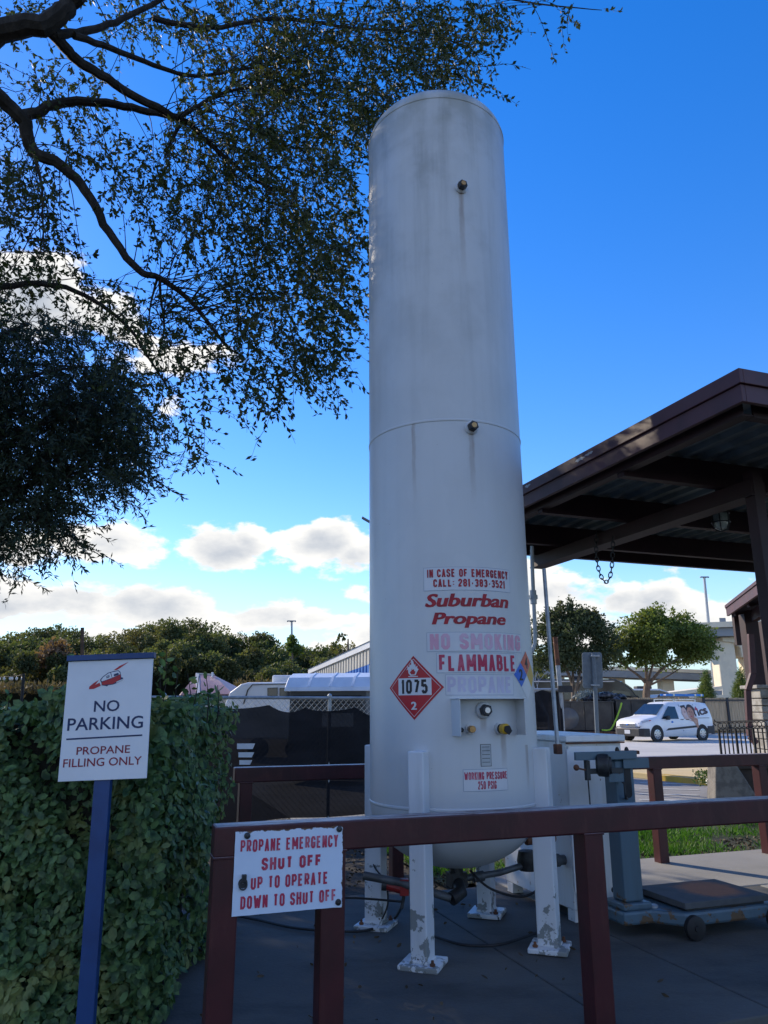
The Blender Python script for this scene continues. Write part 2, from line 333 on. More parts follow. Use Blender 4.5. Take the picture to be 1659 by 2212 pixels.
# ------------------------------------------------------------------ mesh helpers
class MB:
    def __init__(s): s.v = []; s.f = []; s.mi = []; s.cur = 0
    def _add(s, vs, fs):
        o = len(s.v); s.v += [tuple(p) for p in vs]
        for f in fs: s.f.append(tuple(i+o for i in f)); s.mi.append(s.cur)
        return s
    def box(s, c, size, rz=0, mtx=None):
        x, y, z = size[0]/2, size[1]/2, size[2]/2
        R = mtx if mtx is not None else Matrix.Rotation(rz, 3, 'Z')
        c = Vector(c)
        vs = [c + R @ Vector((a*x, b*y, d*z)) for d in (-1, 1) for a, b in ((-1, -1), (1, -1), (1, 1), (-1, 1))]
        return s._add(vs, [(3, 2, 1, 0), (4, 5, 6, 7), (0, 1, 5, 4), (1, 2, 6, 5), (2, 3, 7, 6), (3, 0, 4, 7)])
    def bar(s, p0, p1, w, h, up=(0, 0, 1)):
        """rectangular bar from p0 to p1, w sideways, h along up"""
        p0, p1 = Vector(p0), Vector(p1); d = (p1-p0); L = d.length; d.normalize()
        up = Vector(up); x = d.cross(up)
        if x.length < 1e-4: x = d.cross(Vector((0, 1, 0)))
        x.normalize(); u = x.cross(d).normalized()
        return s.box((p0+p1)/2, (L, w, h), mtx=Matrix((d, x*-1, u)).transposed())
    def tube(s, path, r, n=8, caps=True):
        path = [Vector(p) for p in path]; m = len(path)
        rs = r if isinstance(r, (list, tuple)) else [r]*m
        vs = []; prev = None
        for i, p in enumerate(path):
            d = (path[min(i+1, m-1)] - path[max(i-1, 0)]); d.normalize()
            if prev is None:
                a = d.cross(Vector((0, 0, 1)))
                if a.length < .05: a = d.cross(Vector((0, 1, 0)))
            else: a = prev - d*prev.dot(d)
            a.normalize(); prev = a; b = d.cross(a)
            for k in range(n):
                t = 2*math.pi*k/n; vs.append(p + (a*math.cos(t) + b*math.sin(t))*rs[i])
        fs = []
        for i in range(m-1):
            for k in range(n):
                fs.append((i*n+k, i*n+(k+1) % n, (i+1)*n+(k+1) % n, (i+1)*n+k))
        if caps: fs += [tuple(range(n-1, -1, -1)), tuple((m-1)*n+k for k in range(n))]
        return s._add(vs, fs)
    def cyl(s, p0, p1, r, n=16, r1=None): return s.tube([p0, p1], [r, r if r1 is None else r1], n)
    def lathe(s, prof, c=(0, 0, 0), n=48, axis=None, cap=False):
        """prof: (r, h) list revolved about axis through c"""
        A = Vector(axis or (0, 0, 1)).normalized(); a = A.orthogonal().normalized(); b = A.cross(a); c = Vector(c)
        vs = []
        for r, h in prof:
            for k in range(n):
                t = 2*math.pi*k/n; vs.append(c + A*h + (a*math.cos(t)+b*math.sin(t))*r)
        fs = [(i*n+k, i*n+(k+1) % n, (i+1)*n+(k+1) % n, (i+1)*n+k) for i in range(len(prof)-1) for k in range(n)]
        if cap: fs += [tuple(range(n-1, -1, -1)), tuple((len(prof)-1)*n+k for k in range(n))]
        return s._add(vs, fs)
    def prism(s, poly, d, close=True):
        """poly: list of 3-D points (planar), extruded by vector d"""
        poly = [Vector(p) for p in poly]; d = Vector(d); n = len(poly)
        vs = poly + [p+d for p in poly]
        fs = [tuple(range(n-1, -1, -1)), tuple(range(n, 2*n))] + [(i, (i+1) % n, (i+1) % n+n, i+n) for i in range(n)]
        return s._add(vs, fs)
    def grid(s, fn, nu, nv):
        vs = [fn(i/nu, j/nv) for j in range(nv+1) for i in range(nu+1)]
        fs = [(j*(nu+1)+i, j*(nu+1)+i+1, (j+1)*(nu+1)+i+1, (j+1)*(nu+1)+i) for j in range(nv) for i in range(nu)]
        return s._add(vs, fs)
    def ell(s, c, r, nu=16, nv=10, rough=0):
        vs = []
        for j in range(nv+1):
            t = math.pi*j/nv
            for i in range(nu):
                p = 2*math.pi*i/nu; k = 1+random.uniform(-rough, rough)
                vs.append((c[0]+r[0]*k*math.sin(t)*math.cos(p), c[1]+r[1]*k*math.sin(t)*math.sin(p), c[2]+r[2]*k*math.cos(t)))
        fs = [(j*nu+i, (j+1)*nu+i, (j+1)*nu+(i+1) % nu, j*nu+(i+1) % nu) for j in range(nv) for i in range(nu)]
        return s._add(vs, fs)

def make_mesh(name, mb, mats, inv=None, bevel=0, smooth=True, angle=35):
    me = bpy.data.meshes.new(name)
    vs = mb.v if inv is None else [tuple(inv @ Vector(p)) for p in mb.v]
    me.from_pydata(vs, [], mb.f)
    mats = mats if isinstance(mats, (list, tuple)) else [mats]
    for m in mats: me.materials.append(m)
    me.polygons.foreach_set('material_index', mb.mi)
    bm = bmesh.new(); bm.from_mesh(me)
    if bevel or smooth: bmesh.ops.recalc_face_normals(bm, faces=bm.faces)
    if bevel:
        ed = [e for e in bm.edges if len(e.link_faces) == 2 and e.calc_face_angle(0) > R_(40)]
        bmesh.ops.bevel(bm, geom=ed, offset=bevel, segments=2, profile=.5, affect='EDGES', clamp_overlap=True)
    bm.to_mesh(me); bm.free()
    if bevel: angle = min(angle, 18)
    if smooth:
        me.polygons.foreach_set('use_smooth', [True]*len(me.polygons)); me.set_sharp_from_angle(angle=R_(angle))
    me.update(); return me

def tag(o, label=None, cat=None, group=None, kind=None):
    if label: o['label'] = label
    if cat: o['category'] = cat
    if group: o['group'] = group
    if kind: o['kind'] = kind
    return o
class Thing:
    """an Empty at a thing's base; parts are meshes given in world (or local) coordinates"""
    def __init__(s, name, label, cat, loc=(0, 0, 0), rz=0, group=None):
        s.root = bpy.data.objects.new(name, None); col.objects.link(s.root); s.root.empty_display_size = .2
        s.root.location = loc; s.root.rotation_euler = (0, 0, rz)
        s.mtx = Matrix.Translation(loc) @ Matrix.Rotation(rz, 4, 'Z'); s.inv = s.mtx.inverted()
        tag(s.root, label, cat, group)
    def part(s, name, mb, m, parent=None, local=False, label=None, **k):
        me = mb if isinstance(mb, bpy.types.Mesh) else make_mesh(name, mb, m, None if local else s.inv, **k)
        o = bpy.data.objects.new(name, me); col.objects.link(o); o.parent = parent or s.root
        if label: o['label'] = label
        return o
def single(name, label, cat, mb, m, loc=(0, 0, 0), group=None, kind=None, **k):
    me = mb if isinstance(mb, bpy.types.Mesh) else make_mesh(name, mb, m, Matrix.Translation(loc).inverted(), **k)
    o = bpy.data.objects.new(name, me); col.objects.link(o); o.location = loc
    return tag(o, label, cat, group, kind)
def struct(name, mb, m, **k):
    o = bpy.data.objects.new(name, make_mesh(name, mb, m, **k)); col.objects.link(o); o['kind'] = 'structure'; return o
def dup(root, loc, rz=None, label=None):
    r = root.copy(); col.objects.link(r); r.location = loc
    if rz is not None: r.rotation_euler = (0, 0, rz)
    if label: r['label'] = label
    for ch in list(root.children):
        c = ch.copy(); col.objects.link(c); c.parent = r
        for g in list(ch.children):
            d = g.copy(); col.objects.link(d); d.parent = c
    return r

def np_quads(name, Q, m, inv_loc=(0, 0, 0)):
    """Q: (N, k, 3) polygons of k corners"""
    Q = np.asarray(Q, dtype=np.float32) - np.asarray(inv_loc, dtype=np.float32); N, k = Q.shape[:2]
    me = bpy.data.meshes.new(name); me.vertices.add(N*k); me.vertices.foreach_set('co', Q.reshape(-1))
    me.loops.add(N*k); me.loops.foreach_set('vertex_index', np.arange(N*k, dtype=np.int32))
    me.polygons.add(N); me.polygons.foreach_set('loop_start', np.arange(0, N*k, k, dtype=np.int32))
    me.materials.append(m); me.update(calc_edges=True); me.validate(); return me
def unit(a): return a/np.maximum(np.linalg.norm(a, axis=-1, keepdims=True), 1e-9)
def leaves(P, D, L, Wd, fold=.15, six=False, Nn=None):
    """leaf polygons at P pointing along D; L lengths, Wd widths"""
    N = len(P); D = unit(D)
    if Nn is None: Nn = rng.normal(size=(N, 3))
    S = unit(np.cross(D, Nn)); U = np.cross(S, D)
    L = np.broadcast_to(L, (N,))[:, None]; Wd = np.broadcast_to(Wd, (N,))[:, None]
    if six:
        return np.stack([P, P+D*L*.28+S*Wd*.42+U*Wd*fold*.5, P+D*L*.68+S*Wd*.43+U*Wd*fold*.5, P+D*L, P+D*L*.68-S*Wd*.43+U*Wd*fold*.5, P+D*L*.28-S*Wd*.42+U*Wd*fold*.5], 1)
    return np.stack([P, P+D*L*.5+S*Wd*.5+U*Wd*fold, P+D*L, P+D*L*.5-S*Wd*.5+U*Wd*fold], 1)
def rand_dir(n): return unit(rng.normal(size=(n, 3)))

# text -> flat mesh geometry that exactly fills w x h, centred on the origin
LAYER = [10**9]
def text_geo(s, w, h, bold=0.0, shear=0.0, res=3, space=1.0):
    bold_x = max(0, bold-.016)*.8; bold = min(bold, .016)
    cu = bpy.data.curves.new('lettering', 'FONT'); cu.body = s; cu.offset = bold; cu.shear = shear; cu.resolution_u = res
    cu.space_character = space; cu.fill_mode = 'FRONT'
    o = bpy.data.objects.new('lettering_tmp', cu); col.objects.link(o)
    dg = bpy.context.evaluated_depsgraph_get(); dg.update()
    me = o.evaluated_get(dg).to_mesh()
    V = [v.co.copy() for v in me.vertices]; F = [tuple(p.vertices) for p in me.polygons]
    o.evaluated_get(dg).to_mesh_clear(); bpy.data.objects.remove(o); bpy.data.curves.remove(cu)
    if bold_x:
        n0 = len(V); F0 = list(F); V0 = [v.copy() for v in V]
        for dx in (-bold_x, bold_x):
            o_ = len(V); V += [Vector((v.x+dx, v.y, v.z)) for v in V0]; F += [tuple(i+o_ for i in f) for f in F0]
        LAYER[0] = n0
    else: LAYER[0] = 10**9
    x0 = min(v.x for v in V); x1 = max(v.x for v in V); y0 = min(v.y for v in V); y1 = max(v.y for v in V)
    V = [((v.x-x0)/(x1-x0)*w - w/2, (v.y-y0)/(y1-y0)*h - h/2) for v in V]
    return V, F
def put2d(mb, geo, fn):
    V, F = geo; pts = [Vector(fn(x, y)) for x, y in V]; n0 = LAYER[0]
    if len(pts) > n0:      # the thickening copies lie a hair behind one another
        nrm = None
        for f in F:
            if f[0] < n0:
                c = (pts[f[1]]-pts[f[0]]).cross(pts[f[2]]-pts[f[0]])
                if nrm is None or c.length > nrm.length: nrm = c
        nrm = nrm.normalized()
        for i in range(n0, len(pts)): pts[i] = pts[i] - nrm*(.00012*(i//n0))
    mb._add(pts, F)
def subdiv_poly(poly, n=6):
    """rectangle/diamond outlines as grids: poly = 4 corners (x,y); returns function u,v -> (x,y)"""
    a, b, c, d = [Vector((*p, 0)) for p in poly]
    return lambda u, v: (a*(1-u)+b*u)*(1-v) + (d*(1-u)+c*u)*v

# condensed block capitals drawn as mitred strokes (sign-writer's gothic)
RO = [(.28, 0), (0, .14), (0, .86), (.28, 1), (.72, 1), (1, .86), (1, .14), (.72, 0)]
CC = [(1, .70), (1, .86), (.72, 1), (.28, 1), (0, .86), (0, .14), (.28, 0), (.72, 0), (1, .14), (1, .30)]
PP = [(0, 0), (0, 1), (.68, 1), (1, .88), (1, .58), (.68, .45), (0, .45)]
SS = [(1, .74), (1, .87), (.74, 1), (.26, 1), (0, .87), (0, .66), (.2, .56), (.8, .44), (1, .34), (1, .13), (.74, 0), (.26, 0), (0, .13), (0, .27)]
GL = {'A': [[(0, 0), (.5, 1), (1, 0)], [(.22, .27), (.78, .27)]], 'B': [[(0, 0), (0, 1), (.65, 1), (.95, .9), (.95, .63), (.65, .52), (.1, .52)], [(.65, .52), (1, .4), (1, .12), (.68, 0), (0, 0)]],
      'C': [CC], 'D': [[(0, 0), (0, 1), (.62, 1), (1, .84), (1, .16), (.62, 0), (0, 0)]], 'E': [[(1, 1), (0, 1), (0, 0), (1, 0)], [(0, .52), (.88, .52)]], 'F': [[(1, 1), (0, 1), (0, 0)], [(0, .5), (.88, .5)]],
      'G': [CC[:-1]+[(1, .14), (1, .45), (.5, .45)]], 'H': [[(0, 0), (0, 1)], [(1, 0), (1, 1)], [(0, .52), (1, .52)]], 'I': [[(.5, 0), (.5, 1)]], 'K': [[(0, 0), (0, 1)], [(1, 1), (.08, .42)], [(.38, .58), (1, 0)]],
      'L': [[(0, 1), (0, 0), (1, 0)]], 'M': [[(0, 0), (0, 1), (.5, .2), (1, 1), (1, 0)]], 'N': [[(0, 0), (0, 1), (1, 0), (1, 1)]], 'O': [RO+[RO[0]]], 'P': [PP], 'R': [PP, [(.55, .45), (1, 0)]], 'S': [SS],
      'T': [[(0, 1), (1, 1)], [(.5, 1), (.5, 0)]], 'U': [[(0, 1), (0, .14), (.28, 0), (.72, 0), (1, .14), (1, 1)]], 'W': [[(0, 1), (.25, 0), (.5, .85), (.75, 0), (1, 1)]], 'Y': [[(0, 1), (.5, .42), (1, 1)], [(.5, .42), (.5, 0)]],
      '0': [RO+[RO[0]]], '1': [[(.15, .8), (.55, 1), (.55, 0)]], '2': [[(0, .72), (0, .87), (.28, 1), (.72, 1), (1, .87), (1, .62), (0, .12), (0, 0), (1, 0)]], '3': [[(0, .8), (.28, 1), (.72, 1), (1, .87), (1, .64), (.7, .53), (.35, .53)], [(.7, .53), (1, .4), (1, .13), (.72, 0), (.28, 0), (0, .18)]],
      '5': [[(.95, 1), (.05, 1), (0, .5), (.3, .6), (.72, .6), (1, .45), (1, .15), (.72, 0), (.28, 0), (0, .18)]], '7': [[(0, 1), (1, 1), (.4, 0)]], '8': [[(.28, .53), (0, .65), (0, .87), (.28, 1), (.72, 1), (1, .87), (1, .65), (.72, .53), (.28, .53), (0, .4), (0, .13), (.28, 0), (.72, 0), (1, .13), (1, .4), (.72, .53)]],
      '4': [[(.78, 0), (.78, 1), (0, .3), (1, .3)]], '6': [[(1, .82), (.72, 1), (.28, 1), (0, .86), (0, .14), (.28, 0), (.72, 0), (1, .14), (1, .42), (.72, .56), (.05, .5)]], ':': [[(.5, .18), (.5, .30)], [(.5, .62), (.5, .74)]], '-': [[(.05, .42), (.95, .42)]]}
GW = {'M': 1.35, 'W': 1.5, 'I': .34, ' ': .55, ':': .34, '-': .72, '1': .6}
def block_geo(s, w, h, weight=.18, gap=.30):
    weight *= 1.12; gap *= .85
    """returns verts (x, y, layer) and faces filling w x h"""
    ws = [GW.get(c, 1.0) for c in s]; tot = sum(ws)+gap*(len(s)-1); k = w/tot; V, F = [], []; x = -w/2; lay = 0
    t = min(weight*h, .40*k)
    for c, gw in zip(s, ws):
        W_ = gw*k
        strokes = []
        for st in GL.get(c, []):
            cur_ = [st[0]]
            for i in range(1, len(st)):
                cur_.append(st[i])
                if i < len(st)-1:
                    d1 = Vector(((st[i][0]-st[i-1][0])*W_, (st[i][1]-st[i-1][1])*h)).normalized(); d2 = Vector(((st[i+1][0]-st[i][0])*W_, (st[i+1][1]-st[i][1])*h)).normalized()
                    if d1.dot(d2) < -.25: strokes.append(cur_); cur_ = [st[i]]
            strokes.append(cur_)
        for st in strokes:
            lay += 1
            if c == 'I': pts = [(x+W_/2, -h/2+p[1]*h) for p in st]
            else: pts = [(x+t/2+p[0]*(W_-t), -h/2+((t/2+p[1]*(h-t)) if not (c in 'AMNWVHIKFPRTLUYD17' and p[1] in (0, 1) and len(st) <= 7) else p[1]*h if c in 'AMNWHIKY1' else (t/2+p[1]*(h-t)))) for p in st]
            pts = [Vector((p[0], p[1], 0)) for p in pts]; closed = (pts[0]-pts[-1]).length < 1e-6; n = len(pts); o = len(V)
            for i, p in enumerate(pts):
                a = pts[i-1] if i else (pts[-2] if closed else None); b = pts[i+1] if i < n-1 else (pts[1] if closed else None)
                d1 = (p-a).normalized() if a is not None else None; d2 = (b-p).normalized() if b is not None else None
                if d1 is None: d1 = d2
                if d2 is None: d2 = d1
                n1 = Vector((-d1.y, d1.x, 0)); n2 = Vector((-d2.y, d2.x, 0)); m = n1+n2
                if m.length < .15: m = n1.copy()
                m.normalize(); L = t/2/max(.62, m.dot(n1))
                if c in 'AMNWYK7' and i in (0, n-1) and abs(d1.x) > .05 and abs(d1.y) > .3:     # cut diagonal stroke ends level
                    m = Vector((-1 if d1.y > 0 else 1, 0, 0)); L = t/2/max(.5, abs(d1.y))
                V += [(min(x+W_, max(x, p.x+m.x*L)), max(-h/2, min(h/2, p.y+m.y*L)), lay), (min(x+W_, max(x, p.x-m.x*L)), max(-h/2, min(h/2, p.y-m.y*L)), lay)]
            F += [(o+2*i+1, o+2*i+3, o+2*i+2, o+2*i) for i in range(n-1)]
        x += W_+gap*k
    return V, F
def put_block(mb, geo, fn, nrm):
    """fn(x, y) -> point; later strokes lie a hair (0.04 mm) above earlier ones"""
    V, F = geo; mb._add([Vector(fn(x, y)) + (nrm(x, y) if callable(nrm) else nrm)*(.00004*l) for x, y, l in V], F)

# ------------------------------------------------------------------ yard frame: everything on the pad is turned by ALPHA
ALPHA = R_(19.4); ca, sa = math.cos(ALPHA), math.sin(ALPHA)
Ud = Vector((ca, sa, 0)); Vd = Vector((-sa, ca, 0)); Zd = Vector((0, 0, 1))
def P(u, v, z=0.0): return Ud*u + Vd*v + Zd*z
def uv(p): return p.x*ca + p.y*sa, -p.x*sa + p.y*ca
def on_v(px, py, v):
    """point of the vertical plane v = const seen at a photograph position"""
    d = ray(px, py); t = v/(d.dot(Vd)); p = d*t; p.z += CAM_H; return p
def pbox(mb, u0, u1, v0, v1, z0, z1): return mb.box(P((u0+u1)/2, (v0+v1)/2, (z0+z1)/2), (u1-u0, v1-v0, z1-z0), ALPHA)

# ------------------------------------------------------------------ ground, pad, paving
g = MB(); g.grid(lambda a, b: (-1500+3000*a, -60+3000*b, -.13), 60, 60); struct('ground', g, M['earth'], smooth=False)
PV0, PV1 = 3.36, 6.72        # front and back edge of the concrete pad
g = MB(); pbox(g, -.9, 2.42, PV0, PV1-.35, -.14, 0); pbox(g, -1.2, -.906, PV0, PV1-.35, -.14, -.003); pbox(g, 2.432, 3.3, PV0, 6.3, -.14, -.002)
struct('concrete_pad', g, M['pad'], bevel=.008)
g = MB(); pbox(g, 3.312, 5.4, PV0, 5.55, -.14, -.004); struct('stained_slab', g, M['pad'], bevel=.008)
g = MB(); pbox(g, 3.312, 7.2, 5.562, PV1+.12, -.14, -.001); pbox(g, 5.412, 7.2, PV0, 5.55, -.14, -.003); struct('concrete_slab', g, M['slab'], bevel=.01)
g = MB(); g.grid(lambda a, b: P(3.0+14*a, PV1+.12+3.0*b, -.10+.05*math.sin(7*a+3*b)*b*(1-b)), 40, 20); struct('verge', g, M['turf'], smooth=False)
g = MB(); g.grid(lambda a, b: P(2.6+38*a, 9.65+8.4*b, -.118), 2, 2); struct('driveway', g, M['drive'], smooth=False)
g = MB(); g.grid(lambda a, b: (1.0+58*a, 19.0+42*b, -.112), 2, 2); struct('parking_lot', g, M['lot'], smooth=False)
wk = MB(); a0, a1, b0, b1 = at_z(1380, 1692, 0), at_z(1512, 1690, 0), at_z(1512, 1656, 0), at_z(1375, 1656, 0)
wk.prism([Vector((4.0, 21.3, -.13)), Vector((5.8, 18.3, -.13)), Vector((6.95, 16.2, -.13)), Vector((8.2, 14.3, -.13)), Vector((13, 14.3, -.13)), Vector((13, 21.3, -.13))], (0, 0, .14)); struct('pavement', wk, M['walk'], bevel=.02)
ln = MB()
for k in range(4):
    y = 1692+k*12; p0 = at_z(1385, y, -.114); p1 = at_z(1512, y+3, -.114)
    ln.prism([p0, p1, p1+Vector((0, .12, 0)), p0+Vector((0, .12, 0))], (0, 0, .004))
struct('parking_lines', ln, M['line_white'], smooth=False)
ln = MB(); ln.prism([Vector((6.2, 17.62, .0135)), Vector((6.96, 16.24, .0135)), Vector((7.10, 16.30, .0135)), Vector((6.34, 17.68, .0135))], (0, 0, .003)); ln.prism([Vector((6.19, 17.55, -.12)), Vector((6.93, 16.2, -.12)), Vector((6.93, 16.2, .0)), Vector((6.19, 17.55, .0))], (-.004, -.003, 0)); struct('kerb_paint', ln, M['line_yellow'], smooth=False)

# grass and leaf litter
def scatter(n, u0, u1, v0, v1, f=None):
    out = []
    while len(out) < n:
        u, v = random.uniform(u0, u1), random.uniform(v0, v1)
        if f is None or random.random() < f(u, v): out.append(P(u, v, -.10))
    return np.array([tuple(p) for p in out])
def clump(u, v): return .5+.5*math.sin(u*2.1+1.3*math.sin(v*2.3))*math.cos(v*2.9+.7*math.sin(u*3.1))
pts = scatter(15000, 3.0, 9.5, PV1+.14, 9.6, lambda u, v: max(0, clump(u, v)-.15) * (1 if v > 7.25 else .35) + .12*(v > 8.6))
D = rand_dir(len(pts))*.8 + np.array([0, 0, 1.0])
single('grass', 'bright green grass tufts growing on the verge behind the slab', 'grass', np_quads('grass', leaves(pts, D, rng.uniform(.05, .13, len(pts)), .012), M['grass_m']), None, kind='stuff')
pl = np.concatenate([scatter(2600, 3.0, 8, PV1+.13, 7.9), scatter(3500, -1.2, 3.3, PV1-.3, 10.5), scatter(110, -.9, 3.2, 3.5, 6.2)+np.array([0, 0, .105])])
D = rand_dir(len(pl))*np.array([1, 1, .35])
single('leaf_litter', 'fallen brown leaves strewn over the dirt and pad', 'leaf litter', np_quads('leaf_litter', leaves(pl+np.array([0, 0, .01]), D, rng.uniform(.02, .055, len(pl)), .02, .15, True), M['litter']), None, kind='stuff')

# ------------------------------------------------------------------ propane tank
TU, TV, TR = 2.30, 5.03, .59
TC = P(TU, TV); TZ0, TZ1, HEAD = .87, 6.25, .30
def tmap(a, z, off=0.0):
    """arc length a (from the front, positive to the right), height z -> point on the shell"""
    t = a/TR; r = TR+off
    return TC + (Ud*math.sin(t) - Vd*math.cos(t))*r + Zd*z
def tank_hit(px, py):
    d = ray(px, py); o = Vector((0, 0, CAM_H)) - TC
    A = d.x**2+d.y**2; B = 2*(o.x*d.x+o.y*d.y); Cc = o.x**2+o.y**2-TR**2
    disc = max(B*B-4*A*Cc, 0); t = (-B-math.sqrt(disc))/(2*A); p = o + d*t
    return math.atan2(p.dot(Ud), -p.dot(Vd))*TR, p.z
def z5(x, y): return 768+.29761*x, 1152.1+.29761*y       # enlarged crop -> photograph grid
def tbox(L, Rr, T, B):
    l, r, t, b = [tank_hit(*z5(*q)) for q in (L, Rr, T, B)]
    return (l[0]+r[0])/2, (t[1]+b[1])/2, r[0]-l[0], t[1]-b[1]

RUNS = []
for px_, py_, ln_, w_ in ((1006, 412, .9, .03), (1025, 930, .6, .028), (1047, 1545, .12, .03), (1090, 1585, .25, .03), (905, 1752, .2, .03), (1140, 1610, .35, .025), (900, 915, .7, .02)):
    a_, z_ = tank_hit(px_, py_); p_ = tmap(a_, z_) - TC; RUNS.append((p_.x, p_.y, z_, ln_, w_))
M['tank'] = tank_paint()
tank = Thing('propane_tank', 'tall white upright propane tank on four legs with red lettering and weathered domed top', 'gas tank', TC)
sh = MB()
HB = .43
prof = [(0.001, TZ0-HB)] + [(TR*math.sin(t), TZ0-HB*math.cos(t)) for t in [R_(x) for x in range(6, 90, 6)]]
prof += [(TR, z) for z in np.linspace(TZ0, TZ1, 14)]
prof += [(TR*math.cos(t), TZ1+HEAD*math.sin(t)) for t in [R_(x) for x in range(6, 90, 6)]] + [(.001, TZ1+HEAD)]
sh.lathe(prof, TC, 128); shell = tank.part('shell', sh, M['tank'], angle=60)
for z in (TZ0, 3.47, TZ1):
    w = MB(); w.lathe([(TR-.004, z-.014), (TR+.004, z-.007), (TR+.0055, z), (TR+.004, z+.007), (TR-.004, z+.014)], TC, 128); tank.part('weld_seam', w, M['tank'], shell)
for su, sv in ((-1, -1), (1, -1), (1, 1), (-1, 1)):
    dd = (Ud*su+Vd*sv).normalized(); ang = math.atan2(dd.y, dd.x); cc_ = TC + dd*.615
    lg = MB(); lg.box(cc_+Zd*.6275, (.13, .108, 1.195), ang); leg = tank.part('leg', lg, M['leg_paint'], bevel=.008)
    bp = MB(); bp.box(cc_+Zd*.0155, (.245, .245, .03), ang+R_(6)); tank.part('base_plate', bp, M['leg_paint'], leg, bevel=.006)
    wl = MB()
    wl.box(cc_+Zd*.038, (.142, .12, .018), ang); tank.part('weld_bead', wl, M['leg_paint'], leg, bevel=.006)
    tn = Vector((-dd.y, dd.x, 0))
    for sg in (-1, 1):
        bt = MB(); bt.lathe([(.017, 0), (.017, .012), (.009, .013), (.009, .03), (.001, .03)], cc_ + tn*.09*sg + dd*.07*sg + Zd*.031, 6); tank.part('bolt', bt, M['rust'], leg, angle=20)
# hexagonal plugs high on the shell
for px, py in ((1006, 407), (1025, 925)):
    a, z = tank_hit(px, py); n = (tmap(a, z)-TC-Zd*z).normalized()
    m_ = MB(); m_.lathe([(.050, 0), (.050, .02), (.040, .03), (.001, .03)], tmap(a, z, -.01), 20, n); pl_ = tank.part('boss', m_, M['tank'])
    m_ = MB(); m_.lathe([(.036, .03), (.038, .035), (.038, .065), (.030, .072), (.001, .072)], tmap(a, z, -.01), 6, n); hx = tank.part('hex_plug', m_, M['dark_metal'], pl_, angle=20)
    m_ = MB(); m_.lathe([(.019, .070), (.019, .078), (.001, .078)], tmap(a, z, -.01), 14, n); tank.part('plug_core', m_, M['brass'], pl_)
# valve hood: a top plate and two side plates standing off the shell
aL, zT = tank_hit(*z5(648, 1205)); aR, _ = tank_hit(*z5(1172, 1205)); zB = tank_hit(*z5(700, 1470))[1]
aL = max(aL, -.25); HD = TR+.075
uL, uR = math.sin(aL/TR)*TR, math.sin(aR/TR)*TR
hood = MB()
def hb(u0, u1, d0, d1, z0, z1): hood.box(TC+Ud*(u0+u1)/2 - Vd*(d0+d1)/2 + Zd*(z0+z1)/2, (u1-u0, d1-d0, z1-z0), ALPHA)
hb(uL-.006, uL, math.cos(aL/TR)*TR-.02, HD, zB, zT); hb(uR, uR+.006, math.cos(aR/TR)*TR-.03, HD, zB, zT)
hb(uL-.012, uR+.012, .36, HD+.004, zT+.0005, zT+.0065)
tank.part('valve_hood', hood, M['tank'], bevel=.0015)
def fitting(name, x, y, prof, m, n=20, dz=0, parent=None):
    a, z = tank_hit(*z5(x, y)); nn = (tmap(a, z)-TC-Zd*z).normalized()
    q = MB(); q.lathe(prof, tmap(a, z, -.012), n, nn); return tank.part(name, q, m, parent, angle=25), a, z, nn
f_, a, z, nn = fitting('boss', 935, 1285, [(.052, 0), (.052, .035), (.044, .044), (.001, .044)], M['tank'])
fitting('hex_plug', 935, 1285, [(.036, .03), (.038, .04), (.038, .085), (.032, .092), (.001, .092)], M['dark_metal'], 6, parent=f_)
fitting('gauge_face', 935, 1285, [(.018, .09), (.018, .099), (.001, .099)], M['chrome'], 16, parent=f_)
f_, *_ = fitting('boss', 842, 1420, [(.032, 0), (.032, .03), (.001, .03)], M['tank'])
fitting('brass_cap', 842, 1420, [(.022, .02), (.022, .088), (.019, .094), (.001, .094)], M['brass'], 14, parent=f_)
f_, *_ = fitting('boss', 775, 1425, [(.02, 0), (.02, .03), (.001, .03)], M['tank'])
fitting('bleed_valve', 775, 1425, [(.013, .02), (.015, .06), (.008, .065), (.007, .1), (.001, .1)], M['dark_metal'], 10, parent=f_)
f_, a, z, nn = fitting('boss', 1052, 1420, [(.038, 0), (.038, .035), (.001, .035)], M['tank'])
fitting('collar', 1052, 1420, [(.030, .03), (.032, .058), (.001, .058)], M['dark_metal'], 16, parent=f_)
fitting('yellow_cap', 1052, 1420, [(.031, .055), (.033, .06), (.033, .095), (.028, .102), (.001, .102)], M['yellow_plastic'], 24, parent=f_)
q = MB(); c0 = tmap(a, z, .092); tx = Zd.cross(nn).normalized()
q.prism([c0+tx*-.02+Zd*.018, c0+tx*.016+Zd*.022, c0+tx*.034+Zd*-.012, c0+tx*.010-Zd*.036, c0+tx*-.024-Zd*.012], nn*.008); tank.part('pointer', q, M['black'], f_, bevel=.002)

# stickers and painted lettering that follow the shell
def patch(name, poly_fn, m, off, parent=None, n=14):
    q = MB(); q.grid(lambda s, t: tmap(*poly_fn(s, t)[:2], off), n, 4); return tank.part(name, q, m, parent, smooth=False)
def rect(cx_, cz_, w, h): return lambda s, t: (cx_ + (s-.5)*w, cz_ + (t-.5)*h)
def words(name, s, L, Rr, T, B, m, bold, off, parent=None, shear=0):
    cx_, cz_, w, h = tbox(L, Rr, T, B); q = MB(); put2d(q, text_geo(s, w, h, bold, shear), lambda x, y: tmap(cx_+x, cz_+y, off))
    return tank.part(name, q, m, parent, smooth=False)
def block(name, s, L, Rr, T, B, m, weight, off, parent=None):
    cx_, cz_, w, h = tbox(L, Rr, T, B); q = MB(); put_block(q, block_geo(s, w, h, weight), lambda x, y: tmap(cx_+x, cz_+y, off), lambda x, y: Ud*math.sin((cx_+x)/TR)-Vd*math.cos((cx_+x)/TR))
    return tank.part(name, q, m, parent, smooth=False)
